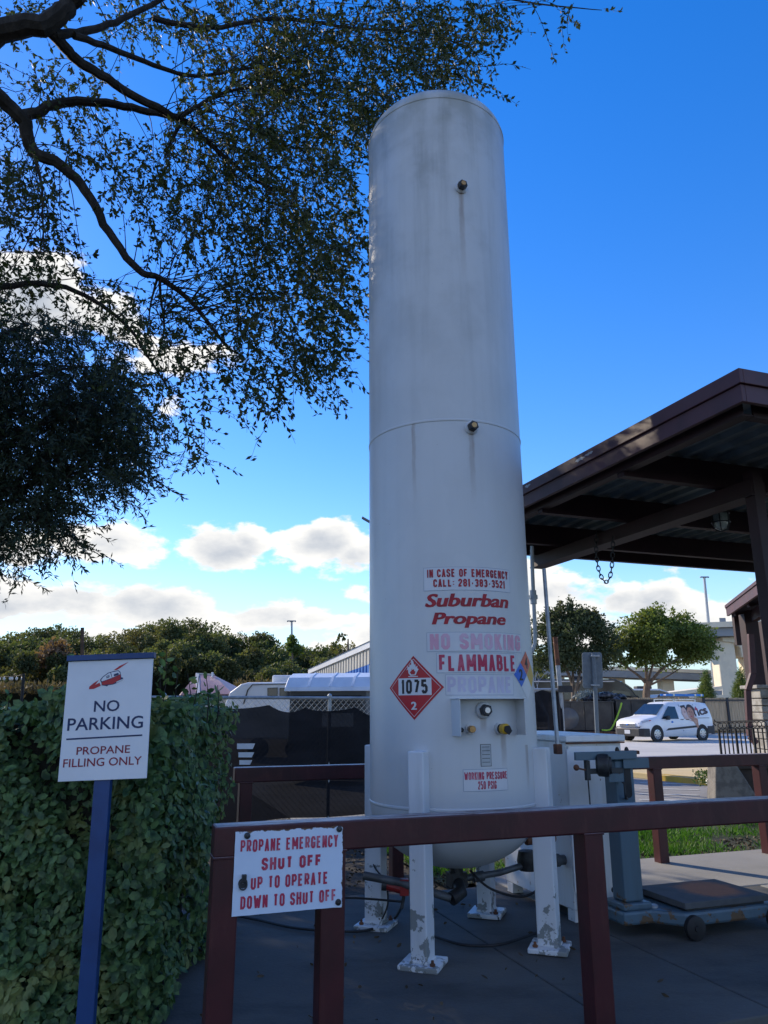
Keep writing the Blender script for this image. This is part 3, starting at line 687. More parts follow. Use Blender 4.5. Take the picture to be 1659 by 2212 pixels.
def sticker(L, Rr, T, B, m=None, edge=True, label=None):
    cx_, cz_, w, h = tbox(L, Rr, T, B)
    o = patch('sticker', rect(cx_, cz_, w, h), M['sticker_edge'] if edge else m, .0012)
    if edge: patch('sticker_face', rect(cx_, cz_, w-.007, h-.007), m, .0022, o)
    if label: o['label'] = label
    return o
s1 = sticker((511, 321), (1135, 343), (820, 243), (826, 414), M['sticker_white'], label='clear-edged emergency number sticker')
block('lettering', 'IN CASE OF EMERGENCY', (538, 283), (1118, 303), (828, 259), (828, 317), M['red_ink'], 0.2, .0036, s1)
block('lettering', 'CALL: 281-383-3521', (582, 356), (1098, 368), (840, 331), (840, 388), M['red_ink'], 0.2, .0036, s1)
words('lettering', 'Suburban', (520, 487), (1124, 503), (820, 436), (820, 532), M['red_ink'], .05, .0022, shear=.22)
words('lettering', 'Propane', (568, 625), (1104, 628), (840, 573), (840, 686), M['red_ink'], .05, .0022, shear=.22)
s2 = sticker((531, 786), (1215, 797), (875, 716), (875, 858), M['sticker_white'])
block('lettering', 'NO SMOKING', (555, 783), (1205, 795), (880, 728), (880, 842), M['pink_ink'], 0.2, .0036, s2)
s3 = sticker((601, 940), (1177, 940), (890, 866), (890, 1014), M['sticker_white'])
block('lettering', 'FLAMMABLE', (620, 940), (1170, 940), (890, 880), (890, 1000), M['faded_red'], 0.17, .0036, s3)
s4 = sticker((665, 1100), (1157, 1102), (905, 1024), (905, 1176), M['sticker_white'])
block('lettering', 'PROPANE', (680, 1100), (1142, 1100), (905, 1040), (905, 1160), M['violet_ink'], 0.16, .0036, s4)
s5 = sticker((789, 1800), (1112, 1786), (948, 1711), (952, 1874), M['sticker_white'])
block('lettering', 'WORKING PRESSURE', (798, 1766), (1106, 1752), (950, 1733), (950, 1788), M['faded_red'], 0.165, .0036, s5)
block('lettering', '250 PSIG', (897, 1830), (1030, 1824), (962, 1799), (962, 1858), M['faded_red'], 0.165, .0036, s5)
cx_, cz_, w, h = tbox((916, 1612), (994, 1611), (953, 1531), (957, 1693))
npl = patch('nameplate', rect(cx_, cz_, w, h), M['black_ink'], .0015); patch('nameplate_face', rect(cx_, cz_, w-.006, h-.006), M['steel'], .003, npl)
q = MB()
for k in range(5): put2d(q, ([(-w*.36, .0), (w*.36, .0), (w*.36, .003), (-w*.36, .003)], [(0, 1, 2, 3)]), lambda x, y: tmap(cx_+x, cz_+h*(.36-.17*k)+y, .0042))
tank.part('engraving', q, M['dark_metal'], npl, smooth=False)
# hazard diamond
dl, dr, dt, db = [tank_hit(*z5(*q)) for q in ((258, 1128), (660, 1106), (428, 882), (448, 1358))]
DX, DZ = (dl[0]+dr[0])/2, (dt[1]+db[1])/2; DR = ((dr[0]-dl[0])+(dt[1]-db[1]))/4
def dia(r, cx=None, cz=None):
    cx = DX if cx is None else cx; cz = DZ if cz is None else cz
    fn = subdiv_poly([(-r, 0), (0, -r), (r, 0), (0, r)]); return lambda s, t: (cx+fn(s, t).x, cz+fn(s, t).y)
def patchd(name, r, m, off, parent=None, cx=None, cz=None):
    q = MB(); q.grid(lambda s, t: tmap(*dia(r, cx, cz)(s, t), off), 10, 10); return tank.part(name, q, m, parent, smooth=False)
d0 = patchd('placard', DR, M['sticker_white'], .0012); d0['label'] = 'red 1075 flammable gas diamond'
patchd('red_border', DR-.004, M['red_sticker'], .002, d0); patchd('inner_line', DR*.89, M['sticker_white'], .0028, d0); patchd('red_field', DR*.87, M['red_sticker'], .0036, d0)
q = MB(); fn = rect(DX+.002, DZ+DR*.03, DR*1.16, DR*.52); q.grid(lambda s, t: tmap(*fn(s, t), .0044), 8, 2); tank.part('number_panel', q, M['sticker_white'], d0, smooth=False)
q = MB(); put_block(q, block_geo('1075', DR*.92, DR*.43, .17, .28), lambda x, y: tmap(DX+.002+x, DZ+DR*.03+y, .0054), lambda x, y: Ud*math.sin((DX+x)/TR)-Vd*math.cos((DX+x)/TR)); tank.part('lettering', q, M['black_ink'], d0, smooth=False)
q = MB(); put2d(q, text_geo('2', DR*.20, DR*.24, .05), lambda x, y: tmap(DX+x, DZ-DR*.55+y, .0046)); tank.part('lettering', q, M['sticker_white'], d0, smooth=False)
FL = [(-.10, -.30), (-.19, -.16), (-.20, .02), (-.27, -.02), (-.22, .10), (-.24, .20), (-.15, .12), (-.13, .28), (-.07, .22), (-.06, .38), (-.1, .55), (.02, .42), (.06, .22), (.1, .3), (.12, .12), (.19, .2), (.18, .06), (.24, .02), (.17, -.12), (.11, -.28)]
q = MB(); q._add([tmap(DX-.004+x*DR*.85, DZ+DR*.55+y*DR*.62, .0046) for x, y in FL], [tuple(range(len(FL)))]); tank.part('flame_symbol', q, M['sticker_white'], d0, smooth=False)
FI = [(-.07, -.24), (-.13, -.12), (-.06, -.06), (-.04, .06), (.0, -.02), (.05, .04), (.06, -.06), (.11, -.1), (.07, -.24)]
q = MB(); q._add([tmap(DX-.004+x*DR*.85, DZ+DR*.55+y*DR*.62, .0054) for x, y in FI], [tuple(range(len(FI)))]); tank.part('flame_core', q, M['red_sticker'], d0, smooth=False)
q = MB(); fn = rect(DX-.003, DZ+DR*.34, DR*.34, DR*.025); q.grid(lambda s, t: tmap(*fn(s, t), .0046), 3, 1); tank.part('symbol_base', q, M['sticker_white'], d0, smooth=False)
# four-colour diamond that wraps out of sight on the right
nl, nt_, nb = [tank_hit(*z5(*q)) for q in ((1163, 1100), (1247, 884), (1227, 1183))]
NR = (nt_[1]-nb[1])/2*1.18; NX, NZ = nl[0]+NR, (nt_[1]+nb[1])/2
nf = patchd('hazard_diamond', NR, M['sticker_white'], .0012, None, NX, NZ); h_ = NR/2-.002
patchd('blue_quarter', h_, M['blue_sticker'], .0022, nf, NX-NR/2, NZ); patchd('red_quarter', h_, M['orange_sticker'], .0022, nf, NX, NZ+NR/2); patchd('yellow_quarter', h_, M['yellow_plastic'], .0022, nf, NX+NR/2, NZ)
for ch, ox, oz in (('2', -NR/2, 0), ('4', 0, NR/2)):
    q = MB(); put2d(q, text_geo(ch, NR*.30, NR*.46, .04), lambda x, y: tmap(NX+ox+x, NZ+oz+y, .0034)); tank.part('lettering', q, M['black_ink'], nf, smooth=False)
# pipework slung under the tank
q = MB(); b0 = TC+Zd*.57
q.tube([TC+Zd*.46, TC+Zd*.38], .045, 14); q.box(TC+Zd*.36, (.12, .09, .09), ALPHA)
q.tube([TC+Zd*.35, TC-Ud*.02-Vd*.10+Zd*.30, TC-Ud*.10+Zd*.27-Vd*.12], .045, 14)
tank.part('bottom_valve', q, M['dark_metal'], bevel=0)
q = MB(); q.tube([TC-Ud*.10-Vd*.12+Zd*.275, TC-Ud*.40+Zd*.36+Vd*.05, TC-Ud*.62+Zd*.40+Vd*.15], .027, 12); tank.part('pipe', q, M['pipe'])
q = MB(); q.tube([TC+Ud*.05+Zd*.36, TC+Ud*.33+Vd*.02+Zd*.37, TC+Ud*.55+Vd*.08+Zd*.39], .022, 12); q.tube([TC+Ud*.12+Zd*.36, TC+Ud*.2+Zd*.365], .034, 12); tank.part('pipe', q, M['pipe'])
q = MB(); q.lathe([(.001, -.07), (.06, -.065), (.075, 0), (.06, .065), (.001, .07)], TC+Ud*.60+Vd*.09+Zd*.42, 16); tank.part('strainer', q, M['dark_metal'])
q = MB(); q.tube([TC+Ud*.60+Vd*.09+Zd*.55, TC+Ud*.85+Vd*.12+Zd*.55], .03, 10); tank.part('pipe', q, M['rust'])
p0 = at_y(835, 1910, 5.45); q = MB(); q.cyl(p0, p0+Vector((.10, -.02, -.02)), .032, 14); q.box(p0+Vector((.12, -.02, -.01)), (.06, .06, .10)); vv = tank.part('red_valve', q, M['red_valve'], bevel=.004)
q = MB(); q.cyl(p0-Vector((.03, 0, -.003)), p0+Vector((.002, 0, 0)), .038, 14); tank.part('flange', q, M['dark_metal'], vv); q = MB(); q.cyl(p0+Vector((.12, -.02, -.05)), p0+Vector((.10, -.03, -.14)), .012, 8); tank.part('handle', q, M['dark_metal'], vv)

tank.root.rotation_euler = (0, R_(-.4), 0)      # the tank stands a hair out of plumb

# hoses lying on the pad
def hang(pts, n=8):
    pts = [Vector(p) for p in pts]; out = []
    for i in range(len(pts)-1):
        a, b, c_, d = pts[max(i-1, 0)], pts[i], pts[i+1], pts[min(i+2, len(pts)-1)]
        for k in range(n):
            t = k/n; out.append(.5*((2*b)+(c_-a)*t+(2*a-5*b+4*c_-d)*t*t+(3*b-a-3*c_+d)*t**3))
    return out + [pts[-1]]
def hose(label, pts, r):
    q = MB(); q.tube(hang(pts), r, 8); return single('hose', label, 'hose', q, M['black'], pts[0])
zz = .016
hose('thin black hose looping from the red valve past the front posts', [p0+Vector((.10, -.03, -.13)), at_z(850, 1985, zz), at_z(800, 2008, zz), at_z(745, 2012, zz), at_z(640, 2005, zz), at_z(560, 1988, zz), at_z(470, 1970, zz)], .009)
hose('black cable sagging at knee height from the red valve to the left', [p0+Vector((.10, -.03, -.10)), at_y(800, 1942, 5.3), at_y(740, 1940, 4.9), at_y(640, 1952, 4.7), at_y(560, 1975, 4.6)], .007)
hose('black hose lying across the pad between the front legs', [at_z(905, 2010, zz), at_z(960, 2030, zz), at_z(1010, 2042, zz), at_z(1080, 2040, zz), at_z(1150, 2018, zz), at_z(1200, 2000, zz)], .009)
hose('thin black tube hung down the far left tank leg', [at_y(806, 1830, 5.75), at_y(808, 1870, 5.72), at_y(832, 1905, 5.55), at_y(838, 1950, 5.5), at_y(826, 1985, 5.5)], .006)
hose('short black hose looped under the tank beside the strainer', [TC+Ud*.62+Vd*.0+Zd*.42, TC+Ud*.58-Vd*.15+Zd*.33, TC+Ud*.38-Vd*.22+Zd*.27, TC+Ud*.15-Vd*.2+Zd*.33, TC+Ud*.05-Vd*.1+Zd*.43], .008)

# ------------------------------------------------------------------ brown steel railings
RV, RZ = 3.50, 1.0
pL = on_v(510, 1780, RV); uL_ = uv(pL)[0]
def railing(name_label, v, z_top, u0, u1, posts, w=.115, hh=.125, foot=0):
    mid = P((u0+u1)/2, v)
    t = Thing('railing', name_label, 'railing', mid, ALPHA)
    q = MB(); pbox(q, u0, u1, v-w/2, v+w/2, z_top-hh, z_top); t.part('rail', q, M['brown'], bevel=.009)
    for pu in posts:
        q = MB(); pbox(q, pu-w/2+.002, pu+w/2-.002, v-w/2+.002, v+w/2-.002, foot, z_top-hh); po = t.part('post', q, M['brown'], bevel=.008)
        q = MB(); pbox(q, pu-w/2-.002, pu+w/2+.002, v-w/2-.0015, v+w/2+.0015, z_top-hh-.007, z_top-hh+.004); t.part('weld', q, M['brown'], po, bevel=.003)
    return t
u1p = uv(on_v(484, 1900, RV))[0]; u2p = uv(on_v(716, 1990, RV-.03))[0]; u3p = uv(on_v(1290, 2000, RV-.03))[0]
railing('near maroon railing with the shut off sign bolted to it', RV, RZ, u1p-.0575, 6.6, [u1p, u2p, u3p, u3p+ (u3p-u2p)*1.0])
BV = 6.62
ub = [uv(on_v(x, y, BV))[0] for x, y in ((530, 1690), (856, 1860), (1424, 1790), (1652, 1760))]
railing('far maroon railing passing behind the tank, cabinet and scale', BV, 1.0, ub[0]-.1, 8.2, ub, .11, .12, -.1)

# shut-off sign bolted to the railing
sx0, sz0 = uv(on_v(500, 1980, RV-.06))[0], on_v(498, 1980, RV-.06).z
sx1, sz1 = uv(on_v(740, 1783, RV-.06))[0], on_v(740, 1784, RV-.06).z
sfv = RV-.0575-.004
shs = Thing('shut_off_sign', 'white tin sign reading PROPANE EMERGENCY SHUT OFF bolted to the near railing', 'sign', P((sx0+sx1)/2, sfv, sz0), ALPHA)
sc, szc, sw, sh_ = (sx0+sx1)/2, (sz0+sz1)/2, sx1-sx0, sz1-sz0
def shp(x, y, off=0): return P(sc+x, sfv-off, szc+y)
q = MB(); random.seed(3)
edge = []
def jag(p0, p1, n, amp):
    for k in range(n):
        t = k/n; edge.append((p0[0]+(p1[0]-p0[0])*t+random.uniform(-amp, amp), p0[1]+(p1[1]-p0[1])*t+random.uniform(-amp, amp)))
jag((-sw/2, -sh_/2), (sw/2, -sh_/2), 12, .0004); jag((sw/2, -sh_/2), (sw/2, sh_/2), 26, .0022); jag((sw/2, sh_/2), (-sw/2, sh_/2), 34, .002); jag((-sw/2, sh_/2), (-sw/2, -sh_/2), 12, .0006)
q.prism([shp(x, y, .0) for x, y in edge], Vd*-.003)
def tin():
    m = bpy.data.materials.new('chipped_tin_sign'); m.use_nodes = True; t = NT(m.node_tree); b = m.node_tree.nodes['Principled BSDF']
    co = t.add('ShaderNodeTexCoord').outputs['Object']; sp = t.add('ShaderNodeSeparateXYZ'); t.link(co, sp.inputs[0])
    ex = t.math('SUBTRACT', sw/2, t.math('ABSOLUTE', sp.outputs[0])); ez = t.math('SUBTRACT', sh_, sp.outputs[2])
    e = t.math('MINIMUM', ez, t.math('ADD', t.math('SUBTRACT', sw/2, sp.outputs[0]), 0.004))
    e = t.math('ADD', e, t.math('MULTIPLY', t.math('SUBTRACT', t.noise(co, 38, 5), .5), .035))
    r = t.smooth(e, .006, .001)
    c = t.mix(t.smooth(t.noise(co, 5, 5), .4, .7), (.60, .70, .84), (.54, .64, .79))
    t.link(t.mix(r, c, (.11, .055, .03)), b.inputs['Base Color']); b.inputs['Roughness'].default_value = .35
    return m
pn = shs.part('panel', q, tin(), smooth=False)
def sfrac(x, y): return (-sw/2 + sw*x, sh_/2 - sh_*y)
for s_, x0, x1, y0, y1 in (('PROPANE EMERGENCY', .05, .955, .105, .255), ('SHUT OFF', .245, .80, .335, .485), ('UP TO OPERATE', .155, .865, .555, .705), ('DOWN TO SHUT OFF', .07, .945, .775, .925)):
    a_, b_ = sfrac(x0, y0), sfrac(x1, y1); q = MB()
    put_block(q, block_geo(s_, b_[0]-a_[0], a_[1]-b_[1], .2, .32), lambda x, y: shp((a_[0]+b_[0])/2+x, (a_[1]+b_[1])/2+y, .0042), -Vd)
    shs.part('lettering', q, M['faded_red'], pn, smooth=False)
for x, y in ((.105, .055), (.965, .035), (.965, .94)):
    a_ = sfrac(x, y); q = MB(); q.lathe([(.0135, 0), (.013, .005), (.007, .009), (.001, .009)], shp(*a_, .003), 16, -Vd); shs.part('bolt', q, M['dark_metal'])
a_ = sfrac(.085, .62); q = MB(); q.lathe([(.020, 0), (.020, .0015), (.001, .0015)], shp(*a_, .003), 20, -Vd)
q.tube([shp(a_[0]+.016*math.cos(t), a_[1]-.006+.018*math.sin(t), .012) for t in np.linspace(0, 2*math.pi, 15)], .0035, 6, False); q.box(shp(a_[0]+.003, a_[1]+.022, .012), (.018, .02, .026), ALPHA)
shs.part('pull_ring', q, M['dark_metal'])

# ------------------------------------------------------------------ NO PARKING sign
NY = 3.80
nTL, nTR, nBR, nBL = at_y(148, 1426, NY+.03), at_y(331, 1426, NY+.03), at_y(316, 1682, NY), at_y(125, 1688, NY)
nX = (nBR-nBL).normalized(); nU = ((nTL+nTR)/2 - (nBL+nBR)/2); nH = nU.length; nU.normalize(); nX = (nX - nU*nX.dot(nU)).normalized()
nN = nX.cross(nU).normalized()              # out of the face, towards the viewer
nW = ((nTR-nTL).length+(nBR-nBL).length)/2; nC = (nTL+nTR+nBR+nBL)/4
def np_(x, y, off=0): return nC + nX*x + nU*y + nN*off
foot = nC - nU*((nC.z)/nU.z); foot.z = -.1
nps = Thing('no_parking_sign', 'white NO PARKING sign with a navy cap bar on a navy post before the hedge', 'sign', foot)
q = MB(); q.prism([np_(-nW/2, -nH/2), np_(nW/2, -nH/2), np_(nW/2, nH/2), np_(-nW/2, nH/2)], nN*-.008); pn = nps.part('panel', q, M['white_sign'], bevel=.0015)
q = MB(); q.prism([np_(-nW/2-.006, nH/2+.002, .012), np_(nW/2+.006, nH/2+.002, .012), np_(nW/2+.006, nH/2+.030, .012), np_(-nW/2-.006, nH/2+.030, .012)], nN*-.04); nps.part('cap_bar', q, M['navy'], bevel=.002)
q = MB(); ctr = np_(-.004, 0, -.030); q.bar(ctr+nU*(nH/2-.01), ctr - nU*((ctr.z+.1)/nU.z), .078, .042, nN); nps.part('post', q, M['navy'], bevel=.004)
nsx = lambda x: (x-(-.5))   # panel fractions: x 0..1 left-right, y 0..1 top-bottom
def nfr(x, y): return (-nW/2+nW*x, nH/2-nH*y)
for s_, x0, x1, y0, y1, m, b in (('NO', .345, .64, .345, .440, 'navy_ink', .012), ('PARKING', .055, .925, .485, .590, 'navy_ink', .012), ('PROPANE', .185, .795, .725, .79, 'maroon_ink', .010), ('FILLING ONLY', .045, .935, .820, .888, 'maroon_ink', .010)):
    a_, b_ = nfr(x0, y0), nfr(x1, y1); q = MB(); put2d(q, text_geo(s_, b_[0]-a_[0], a_[1]-b_[1], b), lambda x, y: np_((a_[0]+b_[0])/2+x, (a_[1]+b_[1])/2+y, .0012)); nps.part('lettering', q, M[m], pn, smooth=False)
def npoly(name, pts, m, off=.0012):
    q = MB(); q._add([np_(*nfr(x, y), off) for x, y in pts], [tuple(range(len(pts)))]); nps.part(name, q, M[m], pn, smooth=False)
npoly('rule', [(.055, .652), (.925, .642), (.925, .655), (.055, .665)], 'navy_ink')
# little flying caravan emblem, in fractions read off the enlarged sign
def e(x, y): return ((x-200+ (y-270)*.058*0)/918.0, (y-270)/1305.0)
def ep(L): return [e(x+ (y-270)*.08*0, y) for x, y in L]
npoly('emblem_trail', ep([(697, 387), (760, 340), (856, 297), (770, 362), (735, 383)]), 'red_sticker')
npoly('emblem_nose', ep([(446, 590), (450, 560), (490, 525), (548, 488), (512, 542), (556, 520), (571, 556), (500, 588)]), 'red_sticker')
npoly('emblem_outline', ep([(558, 490), (585, 455), (640, 412), (700, 396), (752, 390), (772, 410), (785, 470), (806, 475), (806, 500), (735, 535), (700, 548), (650, 553), (640, 566), (625, 560), (580, 552), (574, 520)]), 'navy_ink', .0012)
npoly('emblem_body', ep([(578, 515), (680, 480), (776, 437), (780, 490), (700, 540), (590, 548)]), 'red_sticker', .002)
npoly('emblem_shell', ep([(572, 492), (590, 462), (645, 420), (664, 413), (686, 472), (580, 508)]), 'white_sign', .002)
npoly('emblem_shell', ep([(672, 411), (748, 397), (763, 412), (774, 432), (690, 470)]), 'white_sign', .002)
npoly('emblem_window', ep([(705, 432), (748, 418), (758, 428), (755, 440), (710, 455), (704, 446)]), 'navy_ink', .0028)
npoly('emblem_window', ep([(622, 452), (654, 436), (662, 462), (630, 476)]), 'navy_ink', .0028)
for k in range(2): npoly('emblem_window_bar', ep([(627+k*3, 456+k*8), (654+k*3, 443+k*8), (655+k*3, 447+k*8), (628+k*3, 460+k*8)]), 'white_sign', .0036)
npoly('emblem_bumper', ep([(735, 520), (803, 488), (804, 500), (738, 530)]), 'white_sign', .002)

# ------------------------------------------------------------------ hedge
def hedge():
    y0, y1 = 4.06, 5.6; x0, x1 = -6.0, -1.15
    t = Thing('hedge', 'clipped dense green hedge behind the NO PARKING sign', 'hedge', ((x0+x1)/2, (y0+y1)/2, -.1))
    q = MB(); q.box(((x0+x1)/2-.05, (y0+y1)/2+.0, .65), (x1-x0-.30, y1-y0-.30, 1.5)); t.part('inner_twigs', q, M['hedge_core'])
    def topz(x, y): return 1.50+.05*math.sin(x*3.1)+.035*math.sin(x*7.7+y*2)
    Pn, Nn = [], []
    def front(n, xa, xb):
        for _ in range(n):
            x = random.uniform(xa, xb); z = random.uniform(-.1, 1.0)*1.0
            z = random.uniform(-.1, topz(x, y0)); b = .05*math.sin(x*4.3+z*3)+.045*math.sin(x*9+1.7*z*5)
            dpt = random.random()**1.6*.22
            hole = math.sin(x*6.1+1.7*math.sin(z*5.3))+math.sin(z*8.3+1.9*math.sin(x*4.1))+.8*math.sin(x*13.7+z*11.1)
            if hole > 1.15 and dpt < .15: dpt = .15+random.random()*.1
            Pn.append((x, y0+b*.9+dpt-.06, z)); Nn.append((0, -1, .45))
    front(23000, -3.4, x1); front(3500, x0, -3.4)
    for _ in range(6500):
        x = random.uniform(max(x0, -4.5), x1); y = random.uniform(y0, y1); Pn.append((x, y, topz(x, y)-random.random()**1.6*.2+.03)); Nn.append((0, -.2, 1))
    for _ in range(6500):
        y = random.uniform(y0, y1); z = random.uniform(-.1, 1.5); b = .05*math.sin(y*5+z*4)+.04*math.sin(z*9)
        Pn.append((x1+b-random.random()**1.6*.2+.03, y, z)); Nn.append((1, -.3, .35))
    Pn = np.array(Pn); Nn = unit(unit(np.array(Nn)) + rng.normal(size=(len(Pn), 3))*.42)
    D = np.cross(Nn, rng.normal(size=(len(Pn), 3))); D = unit(D); D[:, 2] -= .35
    Lf = .032+.042*rng.random(len(Pn))**1.4
    Q = leaves(Pn, D, Lf, Lf*rng.uniform(.55, .7, len(Pn)), .18, True, Nn)
    # sprigs standing proud of the top
    extra = []; tw = MB()
    for px, py, h_ in ((345, 1430, 1), (360, 1400, 1), (385, 1440, .8), (430, 1460, .8), (470, 1480, .6), (165, 1405, 1.0), (445, 1455, .5), (405, 1455, .6), (20, 1485, .4), (100, 1480, .4)):
        Y = random.uniform(4.3, 4.8); tp = at_y(px, py, Y); bs = Vector((tp.x+random.uniform(-.05, .05), Y, 1.4))
        tw.tube([bs, (bs+tp)/2+Vector((.012, 0, 0)), tp], [.004, .003, .002], 5)
        n = max(5, int((tp.z-1.42)*32))
        for k in range(n):
            s = k/n; p = bs+(tp-bs)*s; extra.append((tuple(p), (random.uniform(-1, 1), random.uniform(-1, 1), random.uniform(0, .8))))
    E = leaves(np.array([p for p, d in extra]), np.array([d for p, d in extra]), .055, .032, .15, True)
    me = np_quads('leaves', np.concatenate([Q, E]), M['leaf_hedge'], t.root.location); t.part('leaves', me, None); t.part('sprig_stems', tw, M['bark'])
hedge()

# ------------------------------------------------------------------ white dispenser cabinet
ck = P(*uv(at_z(1247, 1996, 0))); cu, cv = uv(at_z(1247, 1996, 0))
cab = Thing('pump_cabinet', 'white metal pump cabinet with a lidded top standing behind the tank', 'cabinet', P(cu+.23, cv+.55), ALPHA)
CWD, CDP, CZ = .50, 1.05, 1.235
q = MB(); pbox(q, cu, cu+CWD, cv+.02, cv+CDP, .078, CZ); bd = cab.part('body', q, M['white_metal'], bevel=.008)
q = MB(); pbox(q, cu+.012, cu+CWD-.03, cv-.004, cv+.0185, .085, CZ-.03); cab.part('front_panel', q, M['white_metal'], bevel=.004)
q = MB(); pbox(q, cu-.018, cu+CWD+.018, cv-.02, cv+CDP+.018, CZ+.0005, CZ+.05); cab.part('lid', q, M['white_metal'], bevel=.01)
q = MB(); pbox(q, cu-.012, cu+CWD+.012, cv-.014, cv-.006, CZ-.012, CZ-.001); cab.part('rust_trim', q, M['rust'])
for a_, b_ in ((0, .02), (0, CDP-.12), (CWD-.10, .02), (CWD-.10, CDP-.12)):
    q = MB(); pbox(q, cu+a_+.003, cu+a_+.10, cv+b_+.003, cv+b_+.10, .0, .077); cab.part('foot', q, M['white_metal'], bevel=.004)
q = MB(); pbox(q, cu+.10, cu+CWD-.10, cv+.06, cv+.08, .02, .077); cab.part('skid_rail', q, M['leg_paint'])
hx_ = on_v(1325, 1922, cv-.004)
q = MB(); q.lathe([(.019, 0), (.019, .002), (.001, .002)], hx_, 20, -Vd); cab.part('hole', q, M['black'])
for yy_ in (1742, 1752):
    q = MB(); q.lathe([(.007, 0), (.007, .002), (.001, .002)], on_v(1278, yy_, cv-.004), 12, -Vd); cab.part('hole', q, M['black'])
q = MB(); pp = P(cu, cv+.12, .40); q.tube([pp+Ud*.02, pp-Ud*.05], .035, 14); q.lathe([(.001, 0), (.045, 0), (.045, .035), (.001, .035)], pp-Ud*.085, 16, Ud); cab.part('hose_coupling', q, M['pipe'])
q = MB(); pbox(q, cu-.006, cu+.03, cv-.007, cv-.0045, .2, CZ-.05); cab.part('edge_strip', q, M['white_metal'])
# upright pipe clamped to the cabinet
b0, b1 = at_y(1205, 1618, cab.root.location.y-.76), at_y(1175, 1229, cab.root.location.y-.6)
t = Thing('vent_pipe', 'slim galvanized pipe rising from a clamp on the pump cabinet', 'pipe', b0)
q = MB(); q.tube([b0-Vector((0, 0, .02)), b1], .0155, 12); t.part('pipe', q, M['steel'])
q = MB(); q.box(b0, (.05, .05, .07), ALPHA); t.part('clamp', q, M['rust'], bevel=.006)

# ------------------------------------------------------------------ beam scale
kx, kv = uv(at_z(1362, 2004, .03)); kv = max(kv, 4.55)
SCALE_RUST = (.72, .03, .21)
scl = Thing('platform_scale', 'old blue grey platform scale with a beam head and rusty weighing plate', 'scale', P(kx, kv), ALPHA)
def kb(q, u0, u1, v0, v1, z0, z1): return pbox(q, kx+u0, kx+u1, kv+v0, kv+v1, z0, z1)
def kp(u, v, z): return P(kx+u, kv+v, z)
q = MB()
outer = [(-.13, -.12), (.10, -.12), (.24, -.27), (1.05, -.27), (1.05, .30), (.24, .30), (.10, .13), (-.13, .13)]
q.prism([kp(a, b, .075) for a, b in outer], Zd*.085); base = scl.part('base', q, M['scale_blue'], bevel=.018)
q = MB(); kb(q, -.115, .115, -.105, .115, .1605, .205); scl.part('plinth', q, M['scale_blue'], base, bevel=.012)
q = MB(); kb(q, .27, 1.0, -.245, .275, .175, .215); M['scale_plate'] = scale_plate(); scl.part('weighing_plate', q, M['scale_plate'], bevel=.004)
q = MB(); kb(q, .3, .97, -.22, .25, .1605, .1745); scl.part('plate_rim', q, M['dark_metal'])
q = MB()
q.box(kp(0, 0, .665), (.155, .14, .918), ALPHA); colm = scl.part('column', q, M['scale_blue'], bevel=.012)
q = MB(); sl_ = [kp(.02+.028*math.cos(t), -.0715, .90+.028*math.sin(t)) for t in [R_(x) for x in range(180, 361, 20)]] + [kp(.048, -.0715, 1.08), kp(-.008, -.0715, 1.08)]
q.prism(sl_, Vd*-.0015); scl.part('slot', q, M['black'], colm, smooth=False)
q = MB(); kb(q, -.09, .10, -.08, .08, 1.125, 1.165); scl.part('cap', q, M['scale_blue'], colm, bevel=.006)
q = MB(); kb(q, -.42, .09, -.105, -.083, 1.135, 1.19); kb(q, -.02, .20, -.09, -.083, 1.07, 1.14); bm_ = scl.part('beam', q, M['scale_blue'], bevel=.003)
q = MB(); kb(q, -.34, -.05, -.125, -.107, 1.045, 1.08); scl.part('poise_beam', q, M['dark_metal'], bm_, bevel=.002)
q = MB(); q.lathe([(.001, -.055), (.055, -.055), (.075, -.04), (.078, 0), (.075, .03), (.06, .035), (.055, .05), (.001, .05)], kp(-.20, -.115, 1.10), 28, Vd*-.6+Ud*.8); scl.part('counterweight', q, M['dark_metal'], bm_)
q = MB(); q.tube([kp(-.33, -.115, 1.07), kp(-.37, -.12, 1.075), kp(-.42, -.12, 1.085)], .006, 8); q.ell(kp(-.43, -.12, 1.09), (.021, .021, .021), 12, 8); scl.part('balance_ball', q, M['rust'], bm_)
q = MB(); q.tube([kp(-.34, -.115, 1.06), kp(-.335, -.115, .80)], .005, 8); q.lathe([(.001, 0), (.05, 0), (.052, .01), (.03, .012), (.028, -.025), (.001, -.027)], kp(-.335, -.115, .795), 20); q.box(kp(-.34, -.115, 1.07), (.03, .03, .13), ALPHA)
scl.part('weight_hanger', q, M['dark_metal'], bm_)
q = MB(); kb(q, -.17, -.05, -.12, -.085, .985, 1.044); scl.part('bracket', q, M['scale_blue'], bm_, bevel=.003)
q = MB(); q.tube([kp(-.06, -.10, 1.0), kp(-.045, -.12, .97), kp(-.045, -.12, .90), kp(-.03, -.10, .875), kp(.0, -.075, .87)], .009, 8); scl.part('hook', q, M['dark_metal'], colm)
for du in (-.02, .06):
    q = MB(); q.lathe([(.014, 0), (.016, .03), (.01, .045), (.001, .05)], kp(du, -.03, 1.165), 12); scl.part('knob', q, M['black'], colm)
q = MB(); kb(q, -.03, .12, -.1, -.03, 1.166, 1.19); scl.part('top_block', q, M['rust'], colm, bevel=.004)
for u_, v_ in ((.30, -.285), (1.0, -.285), (.30, .315), (1.0, .315)):
    q = MB(); q.lathe([(.001, -.022), (.066, -.022), (.076, -.016), (.076, .016), (.066, .022), (.02, .022), (.018, .03), (.001, .03)], kp(u_, v_, .072), 24, -Vd); scl.part('wheel', q, M['black'])
q = MB(); q.lathe([(.034, 0), (.034, .012), (.022, .018), (.001, .018)], kp(.155, -.06, .16), 18); scl.part('level_cap', q, M['steel'], base)

